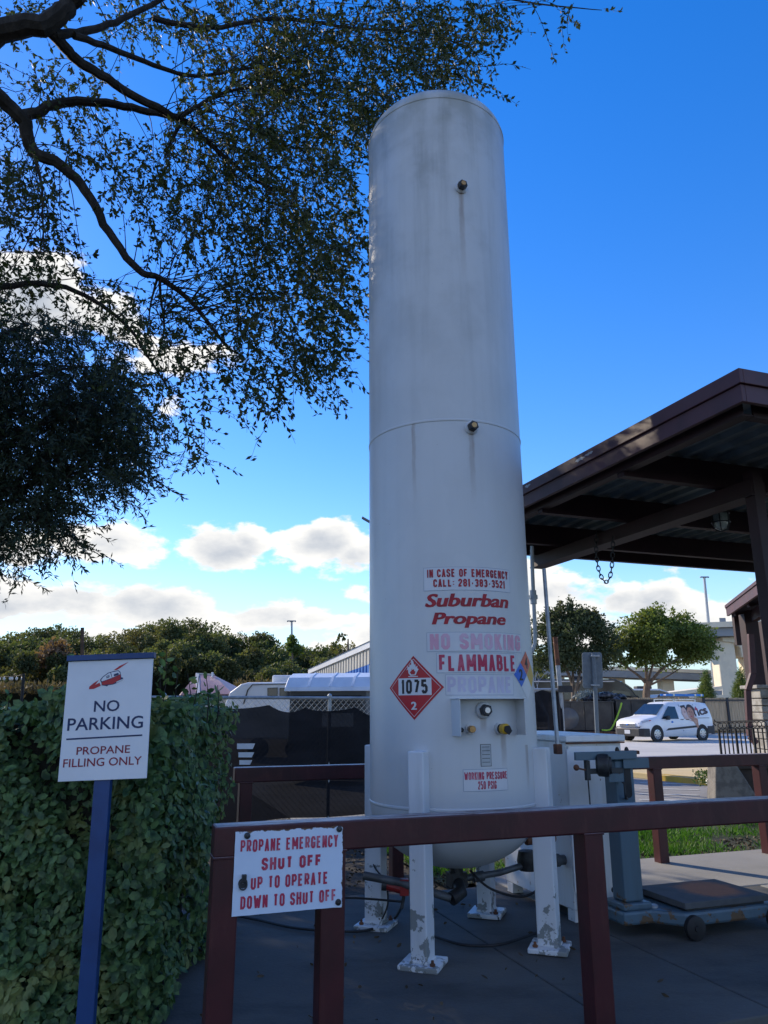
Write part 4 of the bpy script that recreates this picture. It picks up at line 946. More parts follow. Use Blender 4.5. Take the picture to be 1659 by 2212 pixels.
# ------------------------------------------------------------------ canopy with its chain and caged lamp
CU, CV0, CV1, CUR = 3.47, 3.24, 7.78, 9.0
cz = 3.5
cano = Thing('canopy', 'low brown steel canopy with a deep fascia and ribbed metal deck right of the tank', 'canopy', P(5.5, 5.3), ALPHA)
q = MB(); pbox(q, CU, CUR, CV0, CV1, cz-.012, cz+.01); pbox(q, CU-.03, CU, CV0-.03, CV1+.03, cz-.085, cz+.012); pbox(q, CU, CUR, CV0-.03, CV0, cz-.085, cz+.012); pbox(q, CU, CUR, CV1, CV1+.03, cz-.085, cz+.012)
cano.part('roof_trim', q, M['brown_roof'], bevel=.004)
q = MB(); pbox(q, CU-.012, CU+.02, CV0-.012, CV1+.012, cz-.20, cz-.0855); pbox(q, CU+.0205, CUR, CV0-.012, CV0+.02, cz-.20, cz-.0855); pbox(q, CU+.0205, CUR, CV1-.02, CV1+.012, cz-.20, cz-.0855)
cano.part('fascia', q, M['brown_roof'], bevel=.004)
q = MB()
for a_ in (.09,): pbox(q, CU+a_, CU+a_+.012, CV0+.1, CV1-.1, cz-.235, cz-.03); pbox(q, CU+a_+.0125, CU+a_+.085, CV0+.1, CV1-.1, cz-.235, cz-.223); pbox(q, CU+a_-.05, CU+a_-.0005, CV0+.1, CV1-.1, cz-.165, cz-.155)
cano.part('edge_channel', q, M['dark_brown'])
q = MB()
for v_ in (CV0+.10, CV1-.11): pbox(q, CU+.18, CUR, v_, v_+.012, cz-.235, cz-.03); pbox(q, CU+.18, CUR, v_+.0125, v_+.07, cz-.235, cz-.223)
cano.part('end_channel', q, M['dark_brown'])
# ribbed deck: the ribs run across the purlins
q = MB(); npf = 150; vs = []; per = .19
prof_ = []
v_ = CV0+.13; uu = CU+.18
while uu < CUR:
    prof_ += [(uu, 0), (uu+.10, 0), (uu+.125, -.035), (uu+.165, -.035)]; uu += per
rows = [[P(a, vv_, cz-.018+b) for a, b in prof_] for vv_ in (CV0+.13, CV1-.13)]
n_ = len(prof_); q._add(rows[0]+rows[1], [(i, i+1, n_+i+1, n_+i) for i in range(n_-1)])
cano.part('deck', q, M['deck'], smooth=False)
for v_ in (4.55, 5.75, 6.95):
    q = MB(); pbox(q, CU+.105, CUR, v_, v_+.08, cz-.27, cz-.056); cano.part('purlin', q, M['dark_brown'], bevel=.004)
for u_ in (4.55, 8.2):
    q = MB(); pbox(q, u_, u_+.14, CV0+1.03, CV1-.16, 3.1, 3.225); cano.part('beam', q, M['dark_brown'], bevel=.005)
    q = MB(); pbox(q, u_-.02, u_+.16, CV0+1.02, CV1-.15, 3.088, 3.0995); cano.part('flange', q, M['dark_brown'])
pu, pv = uv(on_v(1630, 1100, 4.25)); pv = 4.25
for u_, v_ in ((4.56, 4.26), (8.21, 4.26), (8.21, 6.95)):
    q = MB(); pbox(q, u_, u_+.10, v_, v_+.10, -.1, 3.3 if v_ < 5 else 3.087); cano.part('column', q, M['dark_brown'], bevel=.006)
q = MB(); pc = on_v(1600, 1240, 4.0)
# flaking paint on the trim
def flakes(v_, z_, n, w, h):
    q = MB(); random.seed(int(v_*100)); pts = []
    for k in range(n):
        t = 2*math.pi*k/n; r = random.uniform(.35, 1); pts.append(P(CU-.0305, v_+w*r*math.cos(t), z_+h*r*math.sin(t)))
    q.prism(pts, Ud*-.0006); cano.part('bare_patch', q, M['steel'], smooth=False)
for px, py, w_, h_ in ((1253, 992, .10, .018), (1272, 980, .06, .02), (1140, 1050, .06, .02)):
    d = ray(px, py); tt = (CU-.03)/d.dot(Ud); p_ = d*tt; flakes(uv(p_)[1], min(p_.z+CAM_H, cz-.02), 16, w_, h_)

# chain hung over the beam
def at_u(px, py, u):
    d = ray(px, py); t = u/d.dot(Ud); p = d*t; p.z += CAM_H; return p
lk = []
pathc = hang([at_u(x, y, 4.52) for x, y in ((1288, 1150), (1288, 1190), (1292, 1225), (1300, 1248), (1309, 1257), (1317, 1248), (1322, 1220), (1324, 1190), (1324, 1160))], 10)
ch = MB(); acc_ = 0; last = pathc[0]; k = 0
Lp = [0]
for a_, b_ in zip(pathc, pathc[1:]): Lp.append(Lp[-1]+(b_-a_).length)
tot = Lp[-1]; nl_ = int(tot/.05)
def along(s):
    for i in range(len(Lp)-1):
        if Lp[i+1] >= s: return pathc[i].lerp(pathc[i+1], (s-Lp[i])/max(1e-6, Lp[i+1]-Lp[i]))
    return pathc[-1]
for k in range(nl_):
    c_ = along((k+.5)*tot/nl_); d_ = (along(min(tot, (k+1)*tot/nl_))-along(k*tot/nl_)).normalized()
    w_ = d_.cross(Vector((.3, .9, .1))).normalized(); w_ = (w_ if k % 2 else d_.cross(w_).normalized())
    ch.tube([c_ + d_*(.034*math.cos(t)) + w_*(.017*math.sin(t)) for t in np.linspace(0, 2*math.pi, 13)], .0055, 6, False)
single('chain', 'dark steel chain looped down from the canopy beam', 'chain', ch, M['dark_metal'], pathc[0])

# caged lamp
lp = at_u(1556, 1117, 4.95); lamp = Thing('caged_lamp', 'jelly jar lamp in a wire cage under the canopy', 'lamp', lp)
q = MB(); q.cyl(lp+Zd*.14, lp+Zd*.06, .055, 20); q.cyl(lp+Zd*.45, lp+Zd*.14, .018, 10); hs_ = lamp.part('holder', q, M['dark_metal'])
q = MB(); q.lathe([(.052, .06), (.062, .045), (.062, -.06), (.05, -.1), (.025, -.118), (.001, -.122)], lp, 24); lamp.part('glass_jar', q, M['lamp_glass'])
q = MB()
for k in range(6):
    t = math.pi*k/3; dv = Vector((math.cos(t), math.sin(t), 0)); q.tube([lp+dv*.06+Zd*.08, lp+dv*.076+Zd*.03, lp+dv*.076-Zd*.06, lp+dv*.055-Zd*.115, lp-Zd*.135], .005, 6)
for z_ in (.03, -.05): q.tube([lp+Vector((.077*math.cos(t), .077*math.sin(t), z_)) for t in np.linspace(0, 2*math.pi, 21)], .005, 6, False)
lamp.part('cage', q, M['dark_metal'])

# conduit dropping from the canopy beam
q = MB(); Yc = 7.6
pts = [at_y(x, y, Yc) for x, y in ((1149, 1180), (1150, 1228), (1153, 1300), (1156, 1375), (1153, 1398), (1140, 1418), (1110, 1430))]
t = Thing('conduit', 'grey conduit dropping from the canopy and bending behind the tank', 'pipe', pts[-1]); q.tube(hang(pts, 5), .02, 10); t.part('pipe', q, M['steel'])
q = MB(); pj = at_y(1152, 1290, Yc); q.cyl(pj+Zd*.07, pj-Zd*.07, .034, 12); q.cyl(pj+Zd*.02, pj-Zd*.02, .046, 8); t.part('union', q, M['steel'])

# ------------------------------------------------------------------ overhanging live oak (trunk stands left of the frame)
def tree_limbs(q, chains):
    nodes = []
    for ch_, r0, r1 in chains:
        pts = hang(ch_, 5); n = len(pts); rs = [.82*(r0+(r1-r0)*(i/(n-1))**.8) for i in range(n)]
        pts = [p+Vector((random.uniform(-1, 1), random.uniform(-1, 1), random.uniform(-1, 1)))*rs[i]*.25 for i, p in enumerate(pts)]
        q.tube(pts, rs, 9); nodes += pts
    return nodes
def spray_tree(thing, clumps, nodes, leafm, L, ratio, Yr, per, twig_r, seg, droop, bias=1.0, maxlink=2.2, avoid=None, link=.2, dens_=1.0):
    tw = MB(); LP, LD, LS = [], [], []
    nd = np.array([tuple(p) for p in nodes])
    for cx_, cy_, rx, ry, n in clumps:
        for _ in range(int(n*dens_)):
            r = math.sqrt(random.random()); t = random.random()*2*math.pi
            px, py = cx_+rx*r*math.cos(t), cy_+ry*r*math.sin(t); Y = Yr[0]+(Yr[1]-Yr[0])*random.random()**bias
            if avoid and avoid(px, py): continue
            p = at_y(px, py, Y); pa = np.array(tuple(p)); k = int(np.argpartition(((nd-pa)**2).sum(1), 40)[random.randrange(40)]); q0 = Vector(nd[k])
            if (q0-p).length < maxlink and random.random() < link:
                m = (q0+p)/2 + Vector((random.uniform(-.1, .1), random.uniform(-.1, .1), random.uniform(0, .16)))
                tw.tube([q0, q0.lerp(m, .5)+Vector((0, 0, .05)), m, p], [twig_r*2.0, twig_r*1.5, twig_r*1.2, twig_r], 4, False); d = (p-m).normalized()
            else: d = Vector((random.uniform(-.2, 1), random.uniform(-.6, .6), random.uniform(-1, .1))).normalized()
            d = (d + Vector((random.uniform(-.7, .7), random.uniform(-.7, .7), random.uniform(-.6, .35)))).normalized()
            length = seg*random.uniform(.6, 1.4); ns = int(per*random.uniform(.6, 1.3)); prev = p; path = [p]
            for i in range(4):
                d = (d + Vector((random.uniform(-.25, .25), random.uniform(-.25, .25), random.uniform(-.2, .1)-droop))).normalized()
                prev = prev + d*length/4; path.append(prev)
            tw.tube(path, [twig_r, twig_r*.9, twig_r*.75, twig_r*.6, twig_r*.4], 3, False)
            for i in range(ns):
                s = random.random()*3.999; j = int(s); b = path[j].lerp(path[j+1], s-j); dd = (path[j+1]-path[j]).normalized()
                LP.append(tuple(b)); LD.append(tuple(dd*.55+Vector((random.gauss(0, .6), random.gauss(0, .6), random.gauss(-.1, .5))))); LS.append(L*random.uniform(.65, 1.3))
    LP, LD, LS = np.array(LP), np.array(LD), np.array(LS)
    thing.part('leaves', np_quads('leaves', leaves(LP, LD, LS, LS*ratio, .12), leafm, thing.root.location), None)
    thing.part('twigs', tw, M['bark'], smooth=False)

random.seed(11)
oak = Thing('live_oak_tree', 'spreading live oak whose small leaved branches overhang the yard from above left', 'tree', (-5.2, 6.6, -.12))
q = MB()
A = lambda x, y, Y: at_y(x, y, Y)
chains = [([Vector((-5.2, 6.6, -.3)), Vector((-5.1, 6.6, 1.6)), Vector((-4.95, 6.5, 3.4)), A(-260, 330, 6.4), A(-120, 160, 6.2)], .34, .20),
          ([A(-120, 160, 6.2), A(0, 75, 6.0), A(95, 55, 6.0), A(140, 15, 6.0), A(190, -40, 6.0), A(300, -200, 6.2)], .16, .09),
          ([A(-260, 330, 6.4), A(-60, 190, 6.5), A(0, 215, 6.6), A(50, 265, 6.7), A(70, 325, 6.8), A(130, 357, 6.9), A(185, 410, 7.0), A(235, 500, 7.1), A(300, 585, 7.2), A(345, 600, 7.3), A(410, 650, 7.5), A(455, 705, 7.6), A(500, 760, 7.8)], .125, .018),
          ([A(40, 255, 6.7), A(70, 245, 6.8), A(130, 222, 6.9), A(230, 222, 7.0), A(320, 240, 7.2), A(400, 262, 7.4), A(440, 300, 7.6), A(500, 350, 7.8), A(560, 395, 8.0), A(640, 420, 8.2)], .085, .018),
          ([A(95, 60, 6.0), A(130, 90, 6.2), A(160, 125, 6.4), A(215, 160, 6.6), A(300, 212, 6.9), A(385, 255, 7.2)], .085, .05),
          ([A(385, 255, 7.2), A(420, 235, 7.3), A(470, 205, 7.5), A(540, 190, 7.7), A(620, 200, 8.0)], .04, .015),
          ([A(120, 75, 6.1), A(180, 68, 6.3), A(250, 48, 6.6), A(330, 8, 6.9), A(420, -40, 7.2)], .06, .03),
          ([A(160, 75, 6.2), A(240, 105, 6.5), A(330, 140, 6.9), A(420, 165, 7.3), A(520, 150, 7.7), A(650, 130, 8.2)], .05, .015),
          ([A(330, 40, 6.9), A(450, 60, 7.2), A(600, 40, 7.6), A(760, 60, 8.0), A(900, 70, 8.4), A(1010, 100, 8.8)], .045, .01),
          ([A(420, -40, 7.2), A(700, -60, 7.8), A(960, -30, 8.2), A(1140, 5, 8.5), A(1300, 22, 8.6)], .05, .006),
          ([A(345, 600, 7.3), A(348, 650, 7.4), A(355, 700, 7.5), A(345, 760, 7.6)], .024, .008), ([A(340, 600, 7.3), A(325, 660, 7.35), A(318, 720, 7.4)], .02, .007),
          ([A(75, 340, 6.8), A(90, 400, 6.8), A(92, 470, 6.8), A(95, 545, 6.9)], .022, .008), ([A(395, 262, 7.4), A(372, 300, 7.4), A(355, 340, 7.5)], .03, .01),
          ([A(-200, 640, 7.0), A(-60, 628, 7.2), A(80, 612, 7.4), A(180, 636, 7.6), A(270, 700, 7.9), A(320, 770, 8.1), A(370, 850, 8.3)], .06, .012),
          ([A(-260, 330, 6.4), A(-240, 480, 6.7), A(-200, 640, 7.0)], .12, .06)]
nodes = tree_limbs(q, chains); oak.part('trunk', q, M['bark'])
OAK = [(950, 40, 130, 60, 120), (1050, 30, 40, 40, 22), (985, 120, 60, 50, 34), (870, 90, 110, 90, 150), (700, 80, 150, 90, 215), (520, 60, 150, 80, 180), (330, 40, 120, 60, 85), (150, 180, 110, 60, 80), (50, 30, 60, 40, 30),
       (650, 230, 150, 100, 235), (745, 300, 80, 110, 150), (500, 200, 110, 90, 130), (420, 330, 110, 90, 130), (560, 380, 130, 120, 220), (690, 480, 85, 110, 155), (620, 560, 120, 120, 185), (480, 510, 90, 100, 95), (400, 470, 60, 80, 40),
       (700, 640, 55, 80, 70), (600, 720, 100, 80, 100), (520, 650, 60, 70, 50), (665, 770, 60, 45, 40), (560, 825, 45, 45, 24), (480, 790, 60, 50, 34), (60, 330, 50, 80, 40), (30, 430, 50, 60, 38), (90, 460, 30, 90, 36),
       (150, 320, 60, 50, 28), (255, 330, 70, 60, 40), (300, 420, 60, 50, 38), (95, 560, 60, 40, 32), (40, 600, 70, 30, 26), (200, 625, 60, 40, 32), (330, 680, 60, 50, 36), (260, 710, 60, 50, 32), (400, 730, 60, 50, 34),
       (800, 200, 75, 60, 70), (900, 160, 60, 45, 45), (1240, 14, 50, 10, 5), (1295, 22, 14, 6, 2), (1170, 10, 60, 12, 6), (1040, 185, 14, 22, 3), (380, 880, 60, 50, 26), (430, 950, 26, 35, 8), (340, 800, 60, 50, 30),
       (-200, 250, 220, 260, 200), (300, -200, 600, 180, 330), (900, -160, 200, 130, 130), (-300, 560, 200, 160, 170), (-90, 470, 130, 170, 170), (-420, 300, 160, 240, 150), (-60, 650, 80, 60, 40)]
spray_tree(oak, OAK, nodes, M['leaf_oak'], .066, .46, (6.4, 9.4), 21, .0036, .58, .05, avoid=lambda x, y: (x > 775 and y > 255) or (x > 1045 and y > 150), dens_=.78)

random.seed(12)
dk = Thing('dark_willow_oak', 'dark dense narrow leaved tree leaning in at the left edge above the hedge', 'tree', (-8.4, 13.2, -.12))
q = MB()
chains = [([Vector((-8.4, 13.2, -.3)), Vector((-8.3, 13.2, 2)), A(-260, 1040, 13), A(-180, 860, 12.8), A(-60, 760, 12.6), A(60, 700, 12.6)], .3, .04),
          ([A(-240, 1000, 13), A(-100, 960, 12.6), A(40, 930, 12.4), A(160, 900, 12.4), A(280, 920, 12.5)], .12, .012),
          ([A(-240, 1030, 13), A(-80, 1060, 12.4), A(60, 1050, 12.2), A(170, 1020, 12.2), A(270, 1010, 12.3)], .1, .012),
          ([A(-180, 860, 12.8), A(0, 830, 12.6), A(120, 800, 12.6), A(220, 790, 12.6)], .09, .012),
          ([A(-250, 900, 12.9), A(-230, 700, 12.8), A(-190, 540, 12.8), A(-170, 420, 12.9)], .14, .02),
          ([A(-240, 1040, 13), A(-60, 1130, 12.4), A(60, 1120, 12.3), A(150, 1160, 12.3)], .08, .01)]
nodes = tree_limbs(q, chains); dk.part('trunk', q, M['bark'])
DKC = [(110, 765, 170, 100, 250), (60, 900, 130, 110, 300), (195, 880, 100, 90, 220), (180, 985, 95, 80, 170), (50, 1050, 90, 80, 150), (265, 985, 45, 40, 34), (285, 925, 55, 40, 40), (235, 840, 60, 60, 60), (110, 1105, 60, 50, 50), (150, 1165, 18, 22, 8),
       (25, 1150, 40, 45, 30), (15, 1240, 24, 10, 5), (-220, 880, 220, 280, 700), (-520, 800, 180, 260, 300), (-60, 1000, 90, 170, 320), (-90, 760, 150, 150, 220), (-330, 1000, 160, 200, 260), (-185, 470, 130, 160, 300), (-170, 650, 120, 120, 260), (-400, 620, 160, 200, 220)]  # clumps left of the frame thickened to keep sun off pad and tank
spray_tree(dk, DKC, nodes, M['leaf_dark'], .12, .26, (11.2, 15.0), 34, .005, .8, .03, maxlink=2.6)

spray_tree(dk, [(-170, 540, 110, 190, 520), (-120, 760, 60, 120, 160)], nodes, M['leaf_dark'], .14, .3, (14.5, 18.0), 34, .005, .8, .03, maxlink=4)  # unseen clumps added beyond the crown to block sun on the tank
spray_tree(dk, [(-130, 630, 75, 90, 300)], nodes, M['leaf_dark'], .17, .32, (18.0, 21.0), 34, .006, .9, .03, maxlink=0)  # unseen clumps added still further back to block sun dapples on the canopy

# ------------------------------------------------------------------ black windscreen fence on the left
def fence_left():
    FA, FB = Vector((-3.4, 10.7, -.1)), Vector((1.7, 12.65, -.1)); L = (FB-FA).length; dx = (FB-FA).normalized(); nn = Vector((-dx.y, dx.x, 0))
    t = Thing('chain_link_fence', 'chain link fence hung with a sagging black windscreen left of the tank', 'fence', (FA+FB)/2)
    H = 1.62
    def fp(s, z, off=0): return FA + dx*s + Zd*z + nn*off
    q = MB(); q.tube([fp(0, H+.1), fp(L, H+.1)], .024, 10); t.part('top_rail', q, M['steel'])
    posts = [.3+2.45*k for k in range(3)]
    for s in posts:
        q = MB(); q.tube([fp(s, 0), fp(s, H+.12)], .028, 10); q.lathe([(.036, 0), (.036, .03), (.018, .05), (.001, .055)], fp(s, H+.11), 12); t.part('post', q, M['steel'])
    q = MB(); k = 0.0
    while k < L+H:
        for sg in (1, -1):
            a0, a1 = (k-H, k) if sg > 0 else (k, k-H); z0, z1 = (0, H+.08)
            s0, s1 = a0, a1
            # clip to the run of the fence
            pts = []
            for s_, z_ in ((s0, z0), (s1, z1)): pts.append((s_, z_))
            (sa_, za), (sb, zb) = pts
            def cut(sa_, za, sb, zb):
                if sa_ < 0: za = za+(zb-za)*(0-sa_)/(sb-sa_); sa_ = 0
                if sa_ > L: za = za+(zb-za)*(L-sa_)/(sb-sa_); sa_ = L
                return sa_, za
            if max(sa_, sb) > 0 and min(sa_, sb) < L:
                sa2, za2 = cut(sa_, za, sb, zb); sb2, zb2 = cut(sb, zb, sa_, za); q.tube([fp(sa2, za2, .006*sg), fp(sb2, zb2, .006*sg)], .0028, 3, False)
        k += .085
    t.part('wire_mesh', q, M['steel'], smooth=False)
    # windscreen: scalloped between its ties, bottom hem lifting to the right
    ties = [0, .95, 1.8, 2.35, 3.15, 4.0, 4.75, L]
    def top(s):
        for a, b in zip(ties, ties[1:]):
            if a <= s <= b: x = (s-a)/(b-a); return H+.06 - .62*(b-a)*x*(1-x)*.75
        return H
    def bot(s): return .02 + .14*max(0, s-1.6)/3.0 + .10*math.sin(s*2.2)**2
    def fs(u, v):
        s = u*L; z = bot(s)*.25+(top(s)-bot(s))*v
        return fp(s, z, -.05+.022*math.sin(s*7+z*2)+.018*math.sin(z*9+s*3)*(1-v))
    q = MB(); q.grid(fs, 160, 14); t.part('windscreen', q, M['screen'], angle=180)
    q = MB()
    for y0_, y1_, xa, xb in ((1606, 1618, 512, 551), (1625, 1636, 515, 549), (1642, 1652, 517, 545)):
        vs = []
        for px, py in ((xa, y0_), (xb, y0_), (xb-5, y1_), (xa, y1_)):
            d = ray(px, py); o = Vector((0, 0, CAM_H)); tt = ((FA-o).dot(nn)-.10)/d.dot(nn); vs.append(o+d*tt)
        q.prism(vs, nn*.002)
    t.part('white_stripes', q, M['white_sign'], smooth=False)
fence_left()
q = MB(); pb = at_z(795, 1762, -.1); pb = Vector((.0, 9.4, -.1))
bgp = at_y(790, 1748, 9.6); bgp.z = -.11
q.ell((bgp.x, bgp.y, .02), (.16, .11, .10), 16, 10, .05); single('sandbag', 'white sandbag slumped at the left foot of the tank', 'sandbag', q, M['rubber_bag'], bgp)
for i, (px, py, r) in enumerate(((566, 1764, .17), (602, 1768, .06))):
    p_ = at_y(px, py, 9.0); p_.z = -.1; q = MB(); q.ell((p_.x, p_.y, -.04), (r, r*.7, r*.55), 12, 8, .1)
    single('limestone_rock', ('large pale rock below the windscreen hem by the hedge', 'small pale stone beside the larger rock under the windscreen')[i], 'rock', q, M['planter_white'], p_)

# screened fence right of the tank, with its rusty corner post
def fence_right():
    t = Thing('screened_fence', 'black screened fence panel right of the tank with a tall rusty corner post', 'fence', (6.6, 19, -.1))
    a, b = at_y(1090, 1491, 19), at_y(1213, 1491, 19); zt = a.z; q = MB(); L = (b-a).length
    def fs(u, v):
        x = a.x+(b.x-a.x)*u; top = zt-.12*math.sin(u*math.pi*3)**2*.5; return Vector((x, 19+.05*math.sin(x*9)+.03*math.sin(v*8), -.1+(top+.1)*v))
    q.grid(fs, 50, 10); t.part('windscreen', q, M['screen'], angle=180)
    q = MB(); q.tube([Vector((a.x, 19.06, zt+.02)), Vector((b.x+.05, 19.06, zt+.02))], .03, 8); t.part('top_rail', q, M['steel'])
    tp = at_y(1199, 1376, 19.1); bt = at_y(1211, 1500, 19.1); mid = tp.lerp(bt, .5); q = MB(); q.tube([tp, mid], .062, 10); t.part('rusty_post', q, M['rust'])
    q = MB(); q.tube([mid, bt, Vector((bt.x, bt.y, -.1))], .060, 10); t.part('post', q, M['steel'])
    q = MB(); q.box((bt.x+.1, 19.05, zt+.03), (.35, .12, .16)); t.part('latch', q, M['plastic_dark'])
fence_right()

# road sign seen from behind
t = Thing('road_sign', 'grey back of a road sign clamped to a steel pole behind the pump cabinet', 'sign', at_y(1290, 1690, 15.5)); Y = 15.5
a, b, c_, d = [at_y(x, y, Y) for x, y in ((1257, 1409), (1300, 1409), (1303, 1487), (1259, 1487))]
def rounded(pts, r, n=4):
    out = []; m_ = len(pts)
    for i in range(m_):
        p, c0, nx = pts[i-1], pts[i], pts[(i+1) % m_]; a_ = c0+(p-c0).normalized()*r; b_ = c0+(nx-c0).normalized()*r
        for k in range(n+1): s = k/n; out.append(a_*(1-s)**2+c0*2*s*(1-s)+b_*s*s)
    return out
q = MB(); q.prism(rounded([a, b, c_, d], .06), Vector((0, .012, 0))); t.part('plate', q, M['grey_sign'], bevel=.002)
q = MB(); q.tube([at_y(1282, 1412, Y-.05), at_y(1291, 1600, Y-.05), Vector((at_y(1291, 1600, Y).x+.02, Y-.05, -.1))], .045, 10); t.part('pole', q, M['grey_sign'])
for y in (1417, 1480):
    q = MB(); q.box(at_y(1285, y, Y-.05), (.17, .11, .035)); t.part('clamp', q, M['steel'], bevel=.004)

# ------------------------------------------------------------------ building corner, planter, iron railing, blocks (right edge)
bl = Thing('lodge_porch', 'brown timber porch with a gable roof and stone pier at the right edge', 'building', (8.6, 16, -.1))
Y = 15.5
q = MB()
E0 = at_y(1565, 1308, 16.0); E1 = at_y(1700, 1200, 16.0); tt = E0.z
d_ = ray(1690, 1208); E1 = Vector((0, 0, CAM_H)) + d_*((E0.z-CAM_H)/d_.z)
R0, R1 = E0+Vector((6, 0, 1.6)), E1+Vector((6, 0, 1.6))
q.prism([E0, E1, R1, R0], (0, 0, -.06)); bl.part('roof', q, M['brown_roof'])
q = MB(); q.bar(E0-Zd*.13+Vector((.05, 0, 0)), E1-Zd*.13+Vector((.05, 0, 0)), .05, .2); q.bar(E0+Vector((.03, -.02, -.12)), R0+Vector((0, -.02, -.12)), .05, .18); bl.part('fascia', q, M['brown_roof'])
q = MB()
for k in range(4):
    a_ = E0.lerp(E1, .08+.28*k); q.bar(a_+Vector((.1, 0, -.2)), a_+Vector((6, 0, 1.4)), .1, .16)
q.bar(E0.lerp(E1, .06)+Vector((.55, 0, -.26)), E1+Vector((.55, 0, -.26)), .14, .22); bl.part('rafter', q, M['dark_brown'])
q = MB(); px_ = at_y(1624, 1400, Y+.4); q.box((px_.x, Y+.4, 2.55), (.28, .28, 2.3)); bl.part('post', q, M['dark_brown'], bevel=.01)
q = MB(); q.box((at_y(1590, 1350, Y+.3).x, Y+.3, at_y(1590, 1345, Y+.3).z-.1), (.1, .1, .75)); bl.part('bracket', q, M['dark_brown'])
q = MB(); wc = at_y(1690, 1400, Y+1.8); q.box((wc.x+1.3, Y+2.6, 1.7), (2.6, 2.0, 3.6)); bl.part('wall', q, M['dark_brown'])
# stone pier of separate courses
q = MB(); sx_ = at_y(1644, 1500, Y).x+.22; random.seed(5); z = -.1
while z < 1.75:
    h = random.uniform(.12, .2); x = -.34
    while x < .34:
        w_ = random.uniform(.14, .26); w_ = min(w_, .36-x); q.box((sx_+x+w_/2, Y+.1+random.uniform(-.02, .02), z+h/2), (w_-.015, .6, h-.015)); x += w_
    z += h
q.box((sx_, Y+.1, z+.03), (.84, .74, .07)); bl.part('stone_pier', q, M['stone'], bevel=.015)
q = MB()
dps = [at_y(x, y, Y-.35) for x, y in ((1621, 1370), (1626, 1455), (1615, 1492), (1620, 1590), (1634, 1606))]
for a, b in zip(dps, dps[1:]): q.bar(a, b, .11, .09, (0, -1, 0))
bl.part('downspout', q, M['brown_roof'], bevel=.008)
# planter with a white rim
pc = at_y(1672, 1640, 13.6); q = MB(); q.lathe([(1.12, 0), (1.0, .32), (1.0, .42), (.86, .42), (.84, .3), (.001, .3)], (pc.x+.25, 14.3, .1), 40); single('round_planter', 'round planter with a broad white rim below the stone pier', 'planter', q, M['planter_white'], (pc.x+.25, 14.3, .1))
def iron_railing():
    Y0 = 14.6; a, b = at_y(1549, 1560, Y0), at_y(1655, 1556, Y0-.9)
    t = Thing('iron_railing', 'black wrought iron railing with rings before the stone pier', 'railing', (a+b)/2 - Zd*1.0)
    def rp(s, z): p = a.lerp(b, s); return Vector((p.x, p.y, p.z-z))
    q = MB()
    for z_ in (0, .13): q.bar(rp(0, z_), rp(1, z_), .03, .025)
    q.tube([rp(0, 0)+Vector((-.02, 0, 0)), rp(0, -.02)+Vector((-.05, 0, .03)), rp(0, .03)+Vector((-.07, 0, 0)), rp(0, .06)+Vector((-.03, 0, 0))], .012, 6); t.part('rail', q, M['black'])
    for k in range(12):
        s = (k+.2)/11.3; q = MB(); q.bar(rp(s, .13), rp(s, 1.05), .02 if k % 4 else .034, .02 if k % 4 else .034, (0, 1, 0)); t.part('baluster', q, M['black'])
    q = MB()
    for k in range(11):
        c_ = rp((k+.7)/11.3, .065); q.tube([c_+Vector((.045*math.cos(x), 0, .045*math.sin(x))) for x in np.linspace(0, 2*math.pi, 13)], .008, 5, False)
    t.part('ring_frieze', q, M['black'])
iron_railing()
q = MB(); pts = np.array([(at_y(1600, 1635, 14.2).x+random.uniform(-.9, .7), 14.0+random.uniform(-.3, .3), .12+random.random()**.7*.25) for _ in range(1800)])
single('low_shrub', 'low green groundcover shrub at the foot of the iron railing', 'shrub', np_quads('low_shrub', leaves(pts, rand_dir(1800)+np.array([0, 0, .4]), .05, .03), M['leaf_hedge']), None)
w0, w1, w2, w3 = [at_y(x, y, 12.9) for x, y in ((1546, 1648), (1592, 1652), (1650, 1718), (1543, 1722))]
for w_ in (w2, w3): w_.z = -.12
single('concrete_wedge', 'rough concrete wedge block behind the far railing post', 'block', MB().prism([w0, w1, w2, w3], (0, .35, 0)), M['block'], w3, bevel=.03)
q = MB(); bx_ = at_y(1640, 1690, 13.6); q.box((bx_.x+.35, 13.75, .17), (2.0, .8, .58)); q.box((bx_.x+.35, 13.75, .50), (2.1, .9, .09)); single('retaining_wall', 'dark brown low block wall beside the concrete wedge', 'wall', q, M['soil_block'], (bx_.x+.35, 13.75, -.1), bevel=.02)

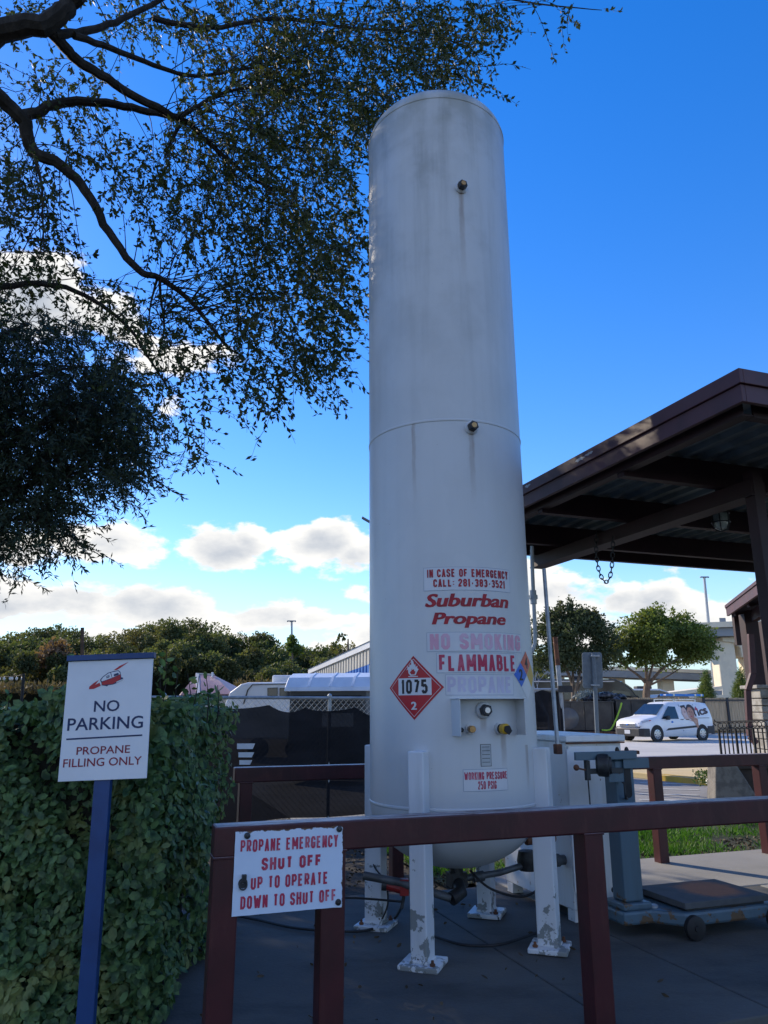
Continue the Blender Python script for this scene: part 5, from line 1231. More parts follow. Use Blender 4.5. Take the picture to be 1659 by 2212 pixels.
# ------------------------------------------------------------------ the white van
def van():
    FLW = at_y(1415, 1580, 36.0); hx, hy = -.883, -.469; nx, ny = .469, -.883
    cx_, cy_ = FLW.x - hx*1.53 - nx*.78, 36.0 - hy*1.53 - ny*.78
    t = Thing('delivery_van', 'small white work van with printed portraits on its side and ladder on the roof', 'van', (cx_, cy_, -.11), math.atan2(hy, hx))
    S = [  # x, z bottom, sill half-width, belt z, belt half-width, top z, top half-width
        (2.43, .34, .60, .62, .70, .80, .62), (2.36, .26, .76, .72, .82, .95, .74), (2.10, .22, .86, .84, .895, 1.06, .78), (1.50, .22, .895, .92, .915, 1.14, .80), (1.28, .22, .90, .95, .917, 1.20, .76),
        (.92, .22, .90, .98, .917, 1.47, .70), (.55, .22, .90, .99, .917, 1.70, .66), (.25, .22, .90, 1.0, .917, 1.80, .66), (-.6, .22, .90, 1.0, .917, 1.84, .69), (-1.7, .22, .90, 1.0, .917, 1.82, .70), (-2.25, .28, .88, 1.0, .90, 1.77, .68), (-2.40, .36, .82, 1.0, .84, 1.62, .62)]
    ring = lambda x, zb, wb, zm, wm, zt, wt_: [(x, -wb*.9, zb), (x, -wb, zb+.12), (x, -wm, zb+.35), (x, -wm, zm), (x, -(wm*.35+wt_*.65), zm+(zt-zm)*.7), (x, -wt_*.93, zt-.03), (x, -wt_*.6, zt), (x, wt_*.6, zt), (x, wt_*.93, zt-.03), (x, (wm*.35+wt_*.65), zm+(zt-zm)*.7), (x, wm, zm), (x, wm, zb+.35), (x, wb, zb+.12), (x, wb*.9, zb)]
    q = MB(); vs = [p for s in S for p in ring(*s)]; n = 14; m_ = len(S)
    q._add(vs, [(i*n+k, i*n+(k+1) % n, (i+1)*n+(k+1) % n, (i+1)*n+k) for i in range(m_-1) for k in range(n)] + [tuple(range(n)), tuple((m_-1)*n+k for k in range(n))][::1])
    body = t.part('body', q, M['van_white'], local=True, angle=50)
    def side(z):   # half width of the flank at height z above the belt (cabin stations)
        return .917 if z < 1.0 else .921-(z-1.0)*.258 if z < 1.57 else .774-(z-1.57)*.32
    def flank(name, pts, m, off, parent=None, sg=1):
        q = MB(); q.prism([(x, sg*(side(z)+off), z) for x, z in pts], (0, sg*.004, 0)); return t.part(name, q, m, parent, local=True, smooth=False)
    q = MB(); q.prism([(1.27, -.70, 1.215), (1.27, .70, 1.215), (.60, .60, 1.695), (.60, -.60, 1.695)], (.012, 0, .016)); t.part('windscreen', q, M['glass'], local=True, smooth=False)
    for sg in (1, -1):
        flank('side_window', [(1.18, 1.02), (.02, 1.02), (.06, 1.58), (.52, 1.60)], M['glass'], .006, None, sg)
        flank('sill_trim', [(.95, .50), (-1.25, .62), (-1.30, .72), (.78, .60)], M['plastic_dark'], .006, None, sg)
        q = MB(); q.box((.85, sg*1.02, 1.08), (.14, .16, .2)); t.part('mirror', q, M['plastic_dark'], local=True, bevel=.03)
    for x in (-.08, -.45): flank('door_handle', [(x, .97), (x-.2, .97), (x-.2, 1.0), (x, 1.0)], M['plastic_dark'], .012)
    flank('door_track', [(-1.15, 1.04), (-2.1, 1.04), (-2.1, 1.06), (-1.15, 1.06)], M['plastic_dark'], .004)
    flank('door_seam', [(-.22, .45), (-.24, .45), (-.24, 1.7), (-.22, 1.7)], M['rv_grey'], .002); flank('door_seam', [(-1.22, .45), (-1.24, .45), (-1.24, 1.7), (-1.22, 1.7)], M['rv_grey'], .002)
    # bumpers, grille, lamps, number plate
    q = MB(); q.prism([(2.47, -.68, .24), (2.47, .68, .24), (2.36, .90, .24), (1.95, .935, .24), (1.95, .935, .62), (2.36, .90, .66), (2.47, .68, .5), (2.47, -.68, .5), (2.36, -.90, .66), (1.95, -.935, .62), (1.95, -.935, .24), (2.36, -.90, .24)][0:3] + [(2.0, .93, .24), (2.0, -.93, .24), (2.36, -.90, .24)], (0, 0, .36)); t.part('front_bumper', q, M['plastic_dark'], local=True, bevel=.03)
    q = MB(); q.box((-2.36, 0, .50), (.2, 1.76, .42)); q.box((-2.1, .9, .5), (.4, .06, .34)); q.box((-2.1, -.9, .5), (.4, .06, .34)); t.part('rear_bumper', q, M['plastic_dark'], local=True, bevel=.03)
    q = MB(); q.box((2.44, 0, .735), (.06, 1.0, .19)); gr = t.part('grille', q, M['chrome'], local=True, bevel=.02)
    q = MB()
    for k in range(4): q.box((2.472, 0, .67+.043*k), (.01, .92, .018))
    t.part('grille_slats', q, M['plastic_dark'], gr, local=True)
    q = MB(); q.ell((2.482, 0, .765), (.012, .075, .034), 16, 8); t.part('badge', q, M['ladder_blue'], gr, local=True)
    q = MB(); q.box((2.478, -.02, .44), (.012, .34, .17)); t.part('number_plate', q, M['white_sign'], local=True)
    for sg in (1, -1):
        q = MB(); q.prism([(2.40, sg*.58, .80), (2.30, sg*.80, .84), (1.98, sg*.905, .93), (2.0, sg*.88, .985), (2.30, sg*.70, .93)], (.03, sg*.03, .01)); t.part('headlight', q, M['lamp_clear'], local=True, bevel=.008)
        q = MB(); q.prism([(1.98, sg*.918, .93), (1.86, sg*.925, .975), (1.9, sg*.915, .985), (2.0, sg*.90, .97)], (0, sg*.012, 0)); t.part('marker_lens', q, M['red_lens'], local=True)
        for x in (1.53, -1.53):
            q = MB(); q.lathe([(.40, -.02), (.40, .004), (.001, .004)], (x, sg*.918, .36), 28, (0, sg, 0)); t.part('wheel_arch', q, M['black'], local=True)
            q = MB(); q.lathe([(.001, -.10), (.30, -.10), (.335, -.07), (.335, .06), (.31, .085), (.23, .09), (.22, .07), (.001, .07)], (x, sg*.84, .335), 28, (0, sg, 0)); wl = t.part('wheel', q, M['black'], local=True)
            q = MB(); q.lathe([(.215, .072), (.215, .088), (.16, .10), (.05, .098), (.045, .11), (.001, .112)], (x, sg*.84, .335), 28, (0, sg, 0)); rm = t.part('hubcap', q, M['chrome'], wl, local=True)
            q = MB()
            for k in range(8):
                a = 2*math.pi*k/8; q.lathe([(.026, 0), (.026, .006), (.001, .006)], (x+.155*math.cos(a), sg*.942, .335+.155*math.sin(a)), 8, (0, sg, 0))
            t.part('rim_holes', q, M['black'], wl, local=True)
    q = MB(); q.tube([(.45, .4, 1.78), (.42, .4, 2.02)], .006, 6); t.part('aerial', q, M['black'], local=True)
    q = MB()
    for x in (-.1, -1.6): q.bar((x, -.62, 1.92), (x, .62, 1.92), .04, .04); q.bar((x, -.60, 1.8), (x, -.60, 1.92), .04, .04); q.bar((x, .60, 1.8), (x, .60, 1.92), .04, .04)
    t.part('roof_rack', q, M['chrome'], local=True)
    # printed wrap on the flank: two heads close together, drawn very simply
    def oval(cx, cz, rx, rz, a0=0, a1=360, n=18): return [(cx+rx*math.cos(R_(a0+(a1-a0)*k/n)), cz+rz*math.sin(R_(a0+(a1-a0)*k/n))) for k in range(n+(a1-a0 < 360))]
    flank('printed_shoulder', [(-.30, 1.02), (-.55, .98), (-.95, .88), (-1.2, .62), (-1.27, .66), (-1.26, 1.05), (-1.0, 1.15), (-.5, 1.12)], M['skin2'], .006)
    flank('printed_hair', [(-.62, 1.66)]+[(-.28, 1.62), (-.38, 1.5), (-.60, 1.36), (-.66, 1.50)], M['hair'], .008)
    flank('printed_portrait', oval(-.47, 1.30, .17, .25), M['skin2'], .011)
    flank('printed_hair', oval(-.93, 1.38, .30, .31, -20, 170)+[(-1.20, 1.1), (-1.26, 1.2)], M['hair'], .012)
    flank('printed_portrait', oval(-.88, 1.27, .23, .29), M['skin'], .017)
    flank('printed_arm', [(-.86, .96), (-1.1, 1.06), (-1.26, .98), (-1.27, .62), (-1.18, .58), (-1.05, .82)], M['skin'], .017)
    for ex, ez in ((-.80, 1.34), (-.97, 1.33), (-.50, 1.33)): flank('printed_eye', oval(ex, ez, .04, .02), M['hair'], .023)
    flank('printed_lips', oval(-.86, 1.12, .06, .022), M['faded_red'], .023)
    flank('printed_dot', [(.55, .92), (.42, .92), (.42, .84), (.55, .84)], M['ladder_blue'], .003)
    q = MB(); put2d(q, text_geo('ics', .74, .36, .05), lambda x, y: Vector((-1.72-x*math.cos(.18)+y*math.sin(.18), side(1.36+y)+.010, 1.38+y*math.cos(.18)+x*math.sin(.18)))); t.part('lettering', q, M['hair'], local=True, smooth=False)
    q = MB(); q.prism([(-1.22, side(1.3)+.01, 1.44), (-1.40, side(1.3)+.01, 1.40), (-1.42, side(1.3)+.01, 1.44), (-1.30, side(1.5)+.03, 1.60)], (0, .004, 0)); t.part('printed_swash', q, M['faded_red'], local=True, smooth=False)
    # ladder lying on the rack: a thing of its own
    la = Thing('ladder', 'blue fibreglass ladder strapped on top of the white van', 'ladder', (cx_, cy_, 1.84), math.atan2(hy, hx))
    for y in (.22, .58):
        q = MB(); q.box((-.95, y, .18), (2.6, .05, .10)); la.part('rail', q, M['ladder_blue'], local=True, bevel=.006)
    for k in range(9):
        q = MB(); q.cyl((-2.1+.29*k, .245, .18), (-2.1+.29*k, .555, .18), .018, 8); la.part('rung', q, M['chrome'], local=True)
    for x in (-.15, -1.65, -2.1):
        q = MB(); q.box((x, .58, .18), (.11, .056, .108)); la.part('bracket', q, M['chrome'], local=True)
van()

# ------------------------------------------------------------------ skips, strap, timber fence, motorhomes
def skip(label, x0, x1, y, depth, h, rz, z=-.11):
    t = Thing('dumpster', label, 'dumpster', ((x0+x1)/2, y+depth/2, z), rz); L = x1-x0
    q = MB(); q.box((0, -depth/2, h/2+.12), (L, .05, h-.24)); q.box((0, depth/2, h/2+.12), (L, .05, h-.24)); q.box((-L/2, 0, h/2+.12), (.05, depth-.06, h-.24)); q.box((L/2, 0, h/2+.12), (.05, depth-.06, h-.24)); q.box((0, 0, .16), (L-.06, depth-.06, .05)); t.part('bin', q, M['dumpster'], local=True, bevel=.01)
    q = MB(); q.box((0, -depth/2-.03, h), (L+.1, .1, .08)); q.box((0, depth/2+.03, h), (L+.1, .1, .08)); t.part('rim', q, M['dumpster'], local=True, bevel=.01)
    n = int(L/.8)
    for k in range(n+1):
        q = MB(); q.box((-L/2+.04+k*(L-.08)/n, -depth/2-.05, h/2+.1), (.08, .07, h-.34)); t.part('rib', q, M['dumpster'], local=True)
    q = MB(); q.box((0, -depth/2-.02, .1), (L, .14, .12)); q.cyl((-L/2+.2, -depth/2-.1, .08), (-L/2+.2, -depth/2+.1, .08), .1, 12); t.part('skid', q, M['rust'], local=True)
    return t
SY = 45.0
x0, x1, x2 = at_y(1204, 1560, SY).x, at_y(1330, 1560, SY).x, at_y(1436, 1560, SY).x
skip('black open dumpster with rough scarred side left of the van', x0, x1-.08, SY, 2.2, 1.85, 0)
dt = at_y(1228, 1552, SY-.1); q = MB(); q.lathe([(.62, 0), (.5, .09), (.001, .14)], (dt.x, SY-.06, dt.z), 20, (0, -1, 0)); single('dent', 'round bulging dent with a painted grey highlight on the left black dumpster', 'dent', q, M['rv_grey'], (dt.x, SY-.1, dt.z-.6))  # bulging dent in the bin side, its highlight put in as grey
skip('black dumpster heaped with bin bags behind the van bonnet', x1+.08, x2, SY, 2.2, 1.95, 0)
random.seed(21)
for i, (px, py) in enumerate(((1278, 1511), (1300, 1510), (1322, 1511), (1288, 1505), (1310, 1503), (1336, 1507))):
    p_ = at_y(px, py, SY+.8+.3*(i % 2)); q = MB(); q.ell(p_, (.52, .45, .24), 14, 9, .12)
    single('bin_bag', ('shiny black bin bag at the left of the heap', 'fat black bin bag second from the left in the heap', 'black bin bag low at the middle of the heap', 'upper left black bin bag on the heap', 'upper middle black bin bag on the heap', 'upper right black bin bag nearest the van')[i], 'bin bag', q, M['trash'], p_, group='bin bags heaped on the dumpster')
sp_ = [at_y(x, y, SY-.35) for x, y in ((1343, 1518), (1338, 1535), (1328, 1560), (1318, 1576), (1300, 1577))]
q = MB(); q.tube(hang(sp_, 5), .05, 6); single('lime_strap', 'lime green strap hanging down the front of the black dumpster', 'strap', q, M['lime'], sp_[3])
def timber_fence():
    t = Thing('timber_fence', 'weathered tall board fence behind the van', 'fence', (24, 47.6, -.11)); random.seed(8)
    q = MB(); x = 13.0
    while x < 36: w_ = .14; q.box((x, 47.6+random.uniform(-.008, .008), .95+random.uniform(-.02, .02)), (w_-.006, .02, 2.1)); x += w_
    t.part('boards', q, M['wood_fence'], smooth=False)
    for k in range(9):
        q = MB(); q.box((13.2+2.6*k, 47.52, .95), (.1, .1, 2.1)); t.part('post', q, M['wood_fence'])
    q = MB(); q.box((24, 47.55, 1.8), (22, .04, .09)); t.part('rail', q, M['wood_fence'])
timber_fence()
a = at_y(1562, 1530, 47); t = Thing('fence_gate', 'dark green steel gate frame set in the board fence', 'gate', (a.x+.4, 47.1, -.11))
q = MB()
for dx_ in (-1.1, .35, 1.6): q.box((a.x+dx_, 47.1, .95), (.13, .1, 2.1))
q.box((a.x+.3, 47.1, 1.85), (2.7, .08, .08)); t.part('frame', q, M['leaf_hedge'] if False else M['plastic_dark'])
q = MB()
for k in range(16): q.box((a.x-.95+.16*k, 47.16, .9), (.15, .02, 1.7))
t.part('boards', q, M['wood_fence'], smooth=False)
# long white jersey barrier behind
q = MB(); q.box((34, 62, .55), (56, .5, 1.3)); q.box((34, 62, 1.24), (56, .7, .1)); single('concrete_barrier', 'long pale concrete barrier behind the board fence', 'barrier', q, M['conc_far'], (34, 62, -.1))

def motorhome():
    Y = 55; t = Thing('motorhome', 'long black and grey motorhome parked behind the dumpsters', 'motorhome', (12, Y+1.3, -.11))
    xl, xr = 3.0, at_y(1392, 1500, Y).x; zt = at_y(1250, 1467, Y).z
    pr = [(xl, .4), (xr-.2, .4), (xr, .8), (xr-.1, 1.5), (xr-.95, 2.65), (xr-1.7, zt-.12), (xr-2.0, zt), (xl, zt)]
    q = MB(); q.prism([(x, Y, z) for x, z in pr], (0, 2.5, 0)); t.part('body', q, M['rv_dark'], bevel=.05)
    def pan(name, pts, m, off=.004):
        q = MB(); q.prism([(x, Y-off, z) for x, z in pts], (0, -.012, 0)); return t.part(name, q, m, smooth=False)
    pan('grey_panel', [(xl, .7), (xr-3.2, .7), (xr-3.2, 2.3), (xl, 2.3)], M['rv_grey'])
    pan('grey_panel', [(xr-3.1, .6), (xr-.15, .6), (xr-.15, 1.2), (xr-1.0, 1.5), (xr-3.1, 2.0)], M['rv_grey'])
    pan('swoosh', [(xr-4.6, 2.3), (xr-2.8, 1.95), (xr-1.0, 1.15), (xr-.15, .95), (xr-.15, .85), (xr-1.1, 1.02), (xr-2.9, 1.82), (xr-4.6, 2.22)], M['rv_white'], .018)
    pan('roof_band', [(xl, zt-.20), (xr-2.1, zt-.20), (xr-2.1, zt-.12), (xl, zt-.12)], M['rv_white'], .016)
    for x in (6.0, 9.4, 13.0): pan('window', [(x, 1.75), (x+1.5, 1.75), (x+1.5, 2.6), (x, 2.6)], M['glass'], .02)
    pan('side_window', [(xr-2.3, 1.7), (xr-.75, 1.55), (xr-1.1, 2.5), (xr-2.3, 2.6)], M['glass'], .02)
    q = MB(); q.prism([(xr-.05, Y+.1, 1.5), (xr-.92, Y+.1, 2.7), (xr-1.6, Y+.1, zt-.2), (xr-1.5, Y+.1, zt-.14), (xr-.82, Y+.1, 2.76), (xr+.06, Y+.1, 1.5)], (0, 2.3, 0)); t.part('windscreen', q, M['glass'])
    for x in (9.0, 14.4):
        q = MB(); q.box((x, Y+1.2, zt+.1), (.9, .8, .22)); t.part('roof_unit', q, M['plastic_dark'], bevel=.05)
    for x in (6.0, xr-2.3):
        q = MB(); q.lathe([(.001, -.15), (.42, -.15), (.45, 0), (.3, .02), (.001, .02)], (x, Y-.0, .42), 22, (0, -1, 0)); w_ = t.part('wheel', q, M['black']); q = MB(); q.lathe([(.25, .022), (.22, .05), (.001, .04)], (x, Y, .42), 18, (0, -1, 0)); t.part('rim', q, M['chrome'], w_)
motorhome()
def coach():
    Y = 60; t = Thing('touring_coach', 'white coach with wraparound black windows and rounded nose behind the tree', 'coach', (20.5, Y+1.2, -.11))
    xl, xr = 16.5, at_y(1472, 1520, Y).x; zt = at_y(1430, 1488, Y).z
    pr = [(xl, .4), (xr, .4), (xr+.1, 1.0), (xr-.25, 1.7), (xr-.9, zt-.25), (xr-1.6, zt), (xl, zt)]
    q = MB(); q.prism([(x, Y, z) for x, z in pr], (0, 2.4, 0)); t.part('body', q, M['rv_white'], bevel=.08)
    q = MB(); q.prism([(x, Y-.004, z) for x, z in ((xl, 1.2), (xr-.1, 1.2), (xr-.35, 1.7), (xr-.95, zt-.3), (xr-1.6, zt-.12), (xl, zt-.12))], (0, -.012, 0)); t.part('side_window', q, M['glass'], smooth=False)
    q = MB(); q.prism([(x, Y-.02, z) for x, z in ((xl+2, 1.9), (xl+4, 1.0), (xr-.1, .75), (xr-.1, .6), (xl+3.6, .85), (xl+1.8, 1.8))], (0, -.012, 0)); t.part('dark_flash', q, M['rv_dark'], smooth=False)
    q = MB(); q.box((xr-2.6, Y+1, zt+.12), (1.2, .9, .22)); t.part('roof_unit', q, M['plastic_dark'], bevel=.06)
    q = MB(); q.lathe([(.001, -.15), (.42, -.15), (.45, 0), (.001, .02)], (xr-1.9, Y, .42), 22, (0, -1, 0)); t.part('wheel', q, M['black'])
coach()
def car():
    Y = 50.5; a = at_y(1425, 1520, Y); t = Thing('parked_car', 'dark car mostly hidden behind the van roof', 'car', (a.x+1.2, Y+.9, -.11))
    zt = 2.25; pr = [(-2.1, .3), (2.2, .3), (2.3, .7), (1.5, .95), (.7, zt), (-1.2, zt), (-2.0, 1.0), (-2.2, .7)]
    q = MB(); q.prism([(a.x+1.2+x, Y, z) for x, z in pr], (0, 1.75, 0)); t.part('body', q, M['rv_dark'], bevel=.08)
    q = MB(); q.prism([(a.x+1.2+x, Y-.004, z) for x, z in ((1.35, .98), (.65, zt-.1), (-1.15, zt-.1), (-1.8, 1.0))], (0, -.01, 0)); t.part('side_window', q, M['glass'], smooth=False)
    for x in (-1.3, 1.35):
        q = MB(); q.lathe([(.001, -.1), (.3, -.1), (.33, 0), (.001, .02)], (a.x+1.2+x, Y, .23), 20, (0, -1, 0)); t.part('wheel', q, M['black'])
car()

# ------------------------------------------------------------------ elevated highway
def highway():
    t = Thing('highway_overpass', 'pale concrete highway overpass crossing high behind the trees on the right', 'overpass', (95, 150, -.1))
    def slab(name, pts_l, Y, dep, m, parent=None):
        q = MB(); q.prism([at_y(x, y, Y) for x, y in pts_l], (0, dep, 0)); return t.part(name, q, m, parent, smooth=False)
    Y = 130
    slab('parapet', [(1480, 1346), (1900, 1330), (1900, 1345), (1480, 1357)], Y, 12, M['conc_far'])
    slab('girder', [(1480, 1358), (1900, 1346), (1900, 1366), (1480, 1376)], Y+.6, 10, M['girder'])
    q = MB(); q.prism([at_y(1480, 1344, Y), at_y(1480, 1372, Y), at_y(1200, 1392, Y+60), at_y(1200, 1372, Y+60)], (0, 9, 0)); 
    for x0_, x1_ in ((1545, 1583), (1603, 1640)):
        a = at_y(x0_, 1385, Y+3); b = at_y(x1_, 1385, Y+3)
        q = MB(); q.box(((a.x+b.x)/2, Y+4, a.z/2), (b.x-a.x, 3.2, a.z)); t.part('pier', q, M['conc_far'], bevel=.25)
    # flared pier head
    h_ = [at_y(x, y, Y+2) for x, y in ((1560, 1376), (1700, 1370), (1660, 1396), (1640, 1420), (1604, 1420), (1600, 1400), (1585, 1388), (1562, 1386))]
    q = MB(); q.prism(h_, (0, 4, 0)); t.part('pier_cap', q, M['conc_far'], bevel=.15)
    q = MB(); b_ = [at_y(x, y, Y+3.5) for x, y in ((1583, 1470), (1604, 1470), (1604, 1486), (1583, 1486))]; q.prism(b_, (0, 1.5, 0)); t.part('cross_beam', q, M['girder'])
    # lower ramps seen under the trees
    Y2 = 150
    def slab2(name, pts_l, m): return slab(name, pts_l, Y2, 9, m)
    slab2('ramp_parapet', [(1100, 1430), (1545, 1448), (1545, 1455), (1100, 1440)], M['conc_far'])
    slab2('ramp_girder', [(1100, 1441), (1545, 1456), (1545, 1470), (1100, 1455)], M['girder'])
    for x_ in (1205, 1335, 1440):
        a = at_y(x_, 1460, Y2+3); q = MB(); q.box((a.x, Y2+4, a.z/2), (2.6, 2.6, a.z)); t.part('ramp_pier', q, M['conc_far'], bevel=.2)
    Y3 = 105
    slab3 = lambda n_, p_, m: slab(n_, p_, Y3, 7, m)
    slab3('slip_road_parapet', [(1410, 1500), (1560, 1482), (1560, 1490), (1410, 1508)], M['conc_far'])
    slab3('slip_road_girder', [(1410, 1509), (1560, 1491), (1560, 1502), (1410, 1520)], M['girder'])
    q = MB(); q.prism([at_y(x, y, 90) for x, y in ((1405, 1500), (1700, 1502), (1700, 1530), (1405, 1530))], (0, 3, 0)); t.part('abutment', q, M['conc_far'])
    for x_, y_ in ((1560, 1338), (1604, 1320)):
        p_ = at_y(x_, y_, Y+.5); q = MB(); q.tube([p_, Vector((p_.x, p_.y, at_y(x_, 1347, Y+.5).z))], .12, 6); q.box(p_+Vector((0, -.1, -.3)), (1.1, .1, 1.1), mtx=Matrix.Rotation(R_(45 if x_ > 1600 else 0), 3, 'Y')); t.part('roadside_sign', q, M['girder'])
    yv = at_y(1532, 1487, 140); q = MB(); q.box(yv, (2.6, .3, .8)); t.part('yellow_sign', q, M['line_yellow'])
highway()
def mast(label, px, pt, pb, Y, w):
    a = at_y(px, pt, Y); b = at_y(px+6, pb, Y); t = Thing('mast_light', label, 'light mast', (b.x, Y, -.1))
    q = MB(); q.tube([Vector((b.x, Y, -.1)), Vector((a.x, Y, a.z))], [w*1.6, w], 8); t.part('mast', q, M['steel'])
    q = MB(); s = Y/1597.0
    q.box((a.x, Y, a.z), (18*s, 6*s, 1.2*s))
    t.part('lamp_ring', q, M['steel'])
    for k in (-8, -3, 3, 8):
        q = MB(); q.box((a.x+k*s, Y-2*s, a.z-1.6*s), (3*s, 3*s, 2*s)); t.part('floodlight', q, M['grey_sign'])
mast('tall thin highway light mast under the canopy edge on the right', 1521, 1246, 1345, 140, .25)
mast('tiny distant light mast above the woods on the left', 630, 1341, 1400, 170, .22)
q_ = at_y(792, 1123, 20); t = Thing('street_lamp', 'slim street lamp head peeking out left of the tank', 'street lamp', (at_y(842, 1123, 20).x, 20, -.1))
q = MB(); q.tube([Vector((at_y(842, 1123, 20).x, 20, -.1)), at_y(836, 1145, 20), at_y(815, 1138, 20), at_y(800, 1130, 20)], .045, 8); t.part('pole', q, M['grey_sign'])
q = MB(); q.bar(at_y(801, 1129, 20), at_y(782, 1118, 20), .16, .05); t.part('lamp_head', q, M['grey_sign'], bevel=.01)

# ------------------------------------------------------------------ street trees and saplings on the right
def blob_tree(name, label, X, Y, crown, n, leafm, size, stems, barkm=None, rough=.0, group=None, seed=1, ratio=.62, gaps=True):
    """crown: list of (px, py, rx, ry) lobes in photograph units at distance Y; stems: list of px/py polylines"""
    random.seed(seed); r2 = np.random.default_rng(seed)
    t = Thing(name, label, 'tree', (X, Y, -.11), group=group); k = Y*.98/FPX
    Ps = []
    tot_ = sum(c[2]*c[3] for c in crown)
    for px, py, rx, ry in crown:
        c_ = at_y(px, py, Y); m_ = int(n*rx*ry/tot_); d = unit(r2.normal(size=(m_, 3))); rr = (r2.random(m_)**.42)[:, None]
        wob = 1+.26*np.sin(d[:, :1]*7+px)*np.cos(d[:, 2:]*6+py)+.20*np.sin(d[:, 2:]*13+px*.7)*np.cos(d[:, :1]*11+py)
        Ps.append(np.array(tuple(c_))+d*rr*wob*np.array([rx*k, (rx+ry)*.5*k, ry*k]))
    Pp = np.concatenate(Ps)
    # clumping: keep points where a coarse pattern is high, so sky shows in gaps
    g_ = np.sin(Pp[:, 0]*2.3/size*.16+seed)+np.sin(Pp[:, 1]*2.0/size*.16)+np.sin(Pp[:, 2]*2.6/size*.16+seed*2)
    if gaps: Pp = Pp[g_ > -.9]
    D = unit(r2.normal(size=Pp.shape)+np.array([0, 0, .25])); s_ = r2.uniform(.6, 1.4, len(Pp))*size
    t.part('crown', np_quads('crown', leaves(Pp, D, s_, s_*ratio, .2), leafm, t.root.location), None)
    if stems:
        q = MB()
        for pts, r0, r1 in stems:
            P3 = [at_y(x, y, Y+random.uniform(-.3, .3)) if i else Vector((at_y(x, y, Y).x, Y, min(at_y(x, y, Y).z, -.2) if y > 1560 else at_y(x, y, Y).z)) for i, (x, y) in enumerate(pts)]
            P3 = hang(P3, 3); m_ = len(P3); q.tube(P3, [r0+(r1-r0)*i/(m_-1) for i in range(m_)], 7)
        t.part('trunk', q, barkm or M['bark_pale'])
    return t
blob_tree('shade_tree', 'dark multi stemmed tree with an upright twiggy crown right of the tank', 11.2, 48.2, [(1235, 1375, 85, 58), (1180, 1395, 60, 55), (1290, 1395, 58, 55), (1240, 1332, 50, 30), (1195, 1343, 24, 30), (1278, 1343, 27, 28), (1230, 1420, 90, 36), (1210, 1316, 6, 22), (1232, 1310, 6, 24), (1255, 1317, 6, 20), (1182, 1330, 5, 18), (1286, 1334, 5, 18)], 30000, M['leaf_street2'], .17,
          [([(1241, 1600), (1238, 1500), (1234, 1470), (1215, 1430), (1200, 1400)], .16, .05), ([(1238, 1510), (1238, 1470), (1236, 1430), (1230, 1380)], .11, .04), ([(1240, 1510), (1250, 1465), (1258, 1430), (1268, 1390)], .11, .04), ([(1243, 1500), (1268, 1450), (1290, 1420)], .08, .03)], seed=2)
blob_tree('shade_tree', 'broad round yellowish green tree with a pale spreading trunk behind the dumpster', 18.0, 50.2, [(1430, 1370, 95, 48), (1370, 1395, 62, 42), (1490, 1385, 60, 42), (1425, 1335, 62, 26), (1350, 1410, 45, 28), (1510, 1405, 40, 26), (1430, 1410, 85, 34)], 32000, M['leaf_street'], .18,
          [([(1395, 1600), (1396, 1515), (1397, 1488), (1400, 1470)], .28, .2), ([(1398, 1480), (1380, 1460), (1352, 1440), (1332, 1425)], .11, .04), ([(1398, 1478), (1396, 1440), (1398, 1400)], .13, .05), ([(1402, 1478), (1425, 1450), (1452, 1430), (1490, 1410)], .12, .04), ([(1400, 1470), (1412, 1430), (1425, 1390)], .10, .04), ([(1404, 1480), (1440, 1462), (1475, 1440)], .08, .03)], seed=3)
for lab, px, s in (('young feathery pine standing right of the broad tree', 1525, 1), ('young feathery pine half hidden by the porch downspout', 1600, 2)):
    t = blob_tree('young_pine', lab, at_y(px, 1500, 66).x, 66, [(px, 1500, 16, 24), (px, 1478, 9, 18), (px, 1460, 4, 14), (px, 1516, 20, 12)], 5200, M['leaf_pine'], .34, [([(px, 1590), (px, 1520), (px, 1460)], .10, .03)], seed=s+5, ratio=.13, gaps=False, group='young pines before the overpass')
# pot of grey shrubs on the dumpster
random.seed(9)
pts = np.array([tuple(at_y(1270+random.gauss(0, 14), 1512-abs(random.gauss(0, 7)), 46.3+random.uniform(-.4, .4))) for _ in range(700)])
single('silver_shrub', 'silvery bush showing over the dumpster rim', 'shrub', np_quads('silver_shrub', leaves(pts, rand_dir(700)+np.array([0, 0, .6]), .26, .08), mat('silver_leaf', (.38, .40, .36), (.28, .3, .27), 6, .8)), None)
q = MB(); bt_ = Vector((at_y(1183, 1520, 24).x, 24, -.11)); random.seed(4)
def twig(p, d, L, r, k):
    e_ = p+d*L; q.tube([p, (p+e_)/2+Vector((random.uniform(-.03, .03), 0, 0)), e_], [r, r*.8, r*.6], 4, False)
    if k:
        for _ in range(3): twig(e_, (d+Vector((random.uniform(-.8, .8), random.uniform(-.8, .8), random.uniform(-.1, .5)))).normalized(), L*.62, r*.6, k-1)
twig(bt_, Vector((0, 0, 1)), 1.3, .03, 3); single('bare_sapling', 'pale leafless sapling above the screened fence', 'tree', q, M['rubber_bag'], bt_)

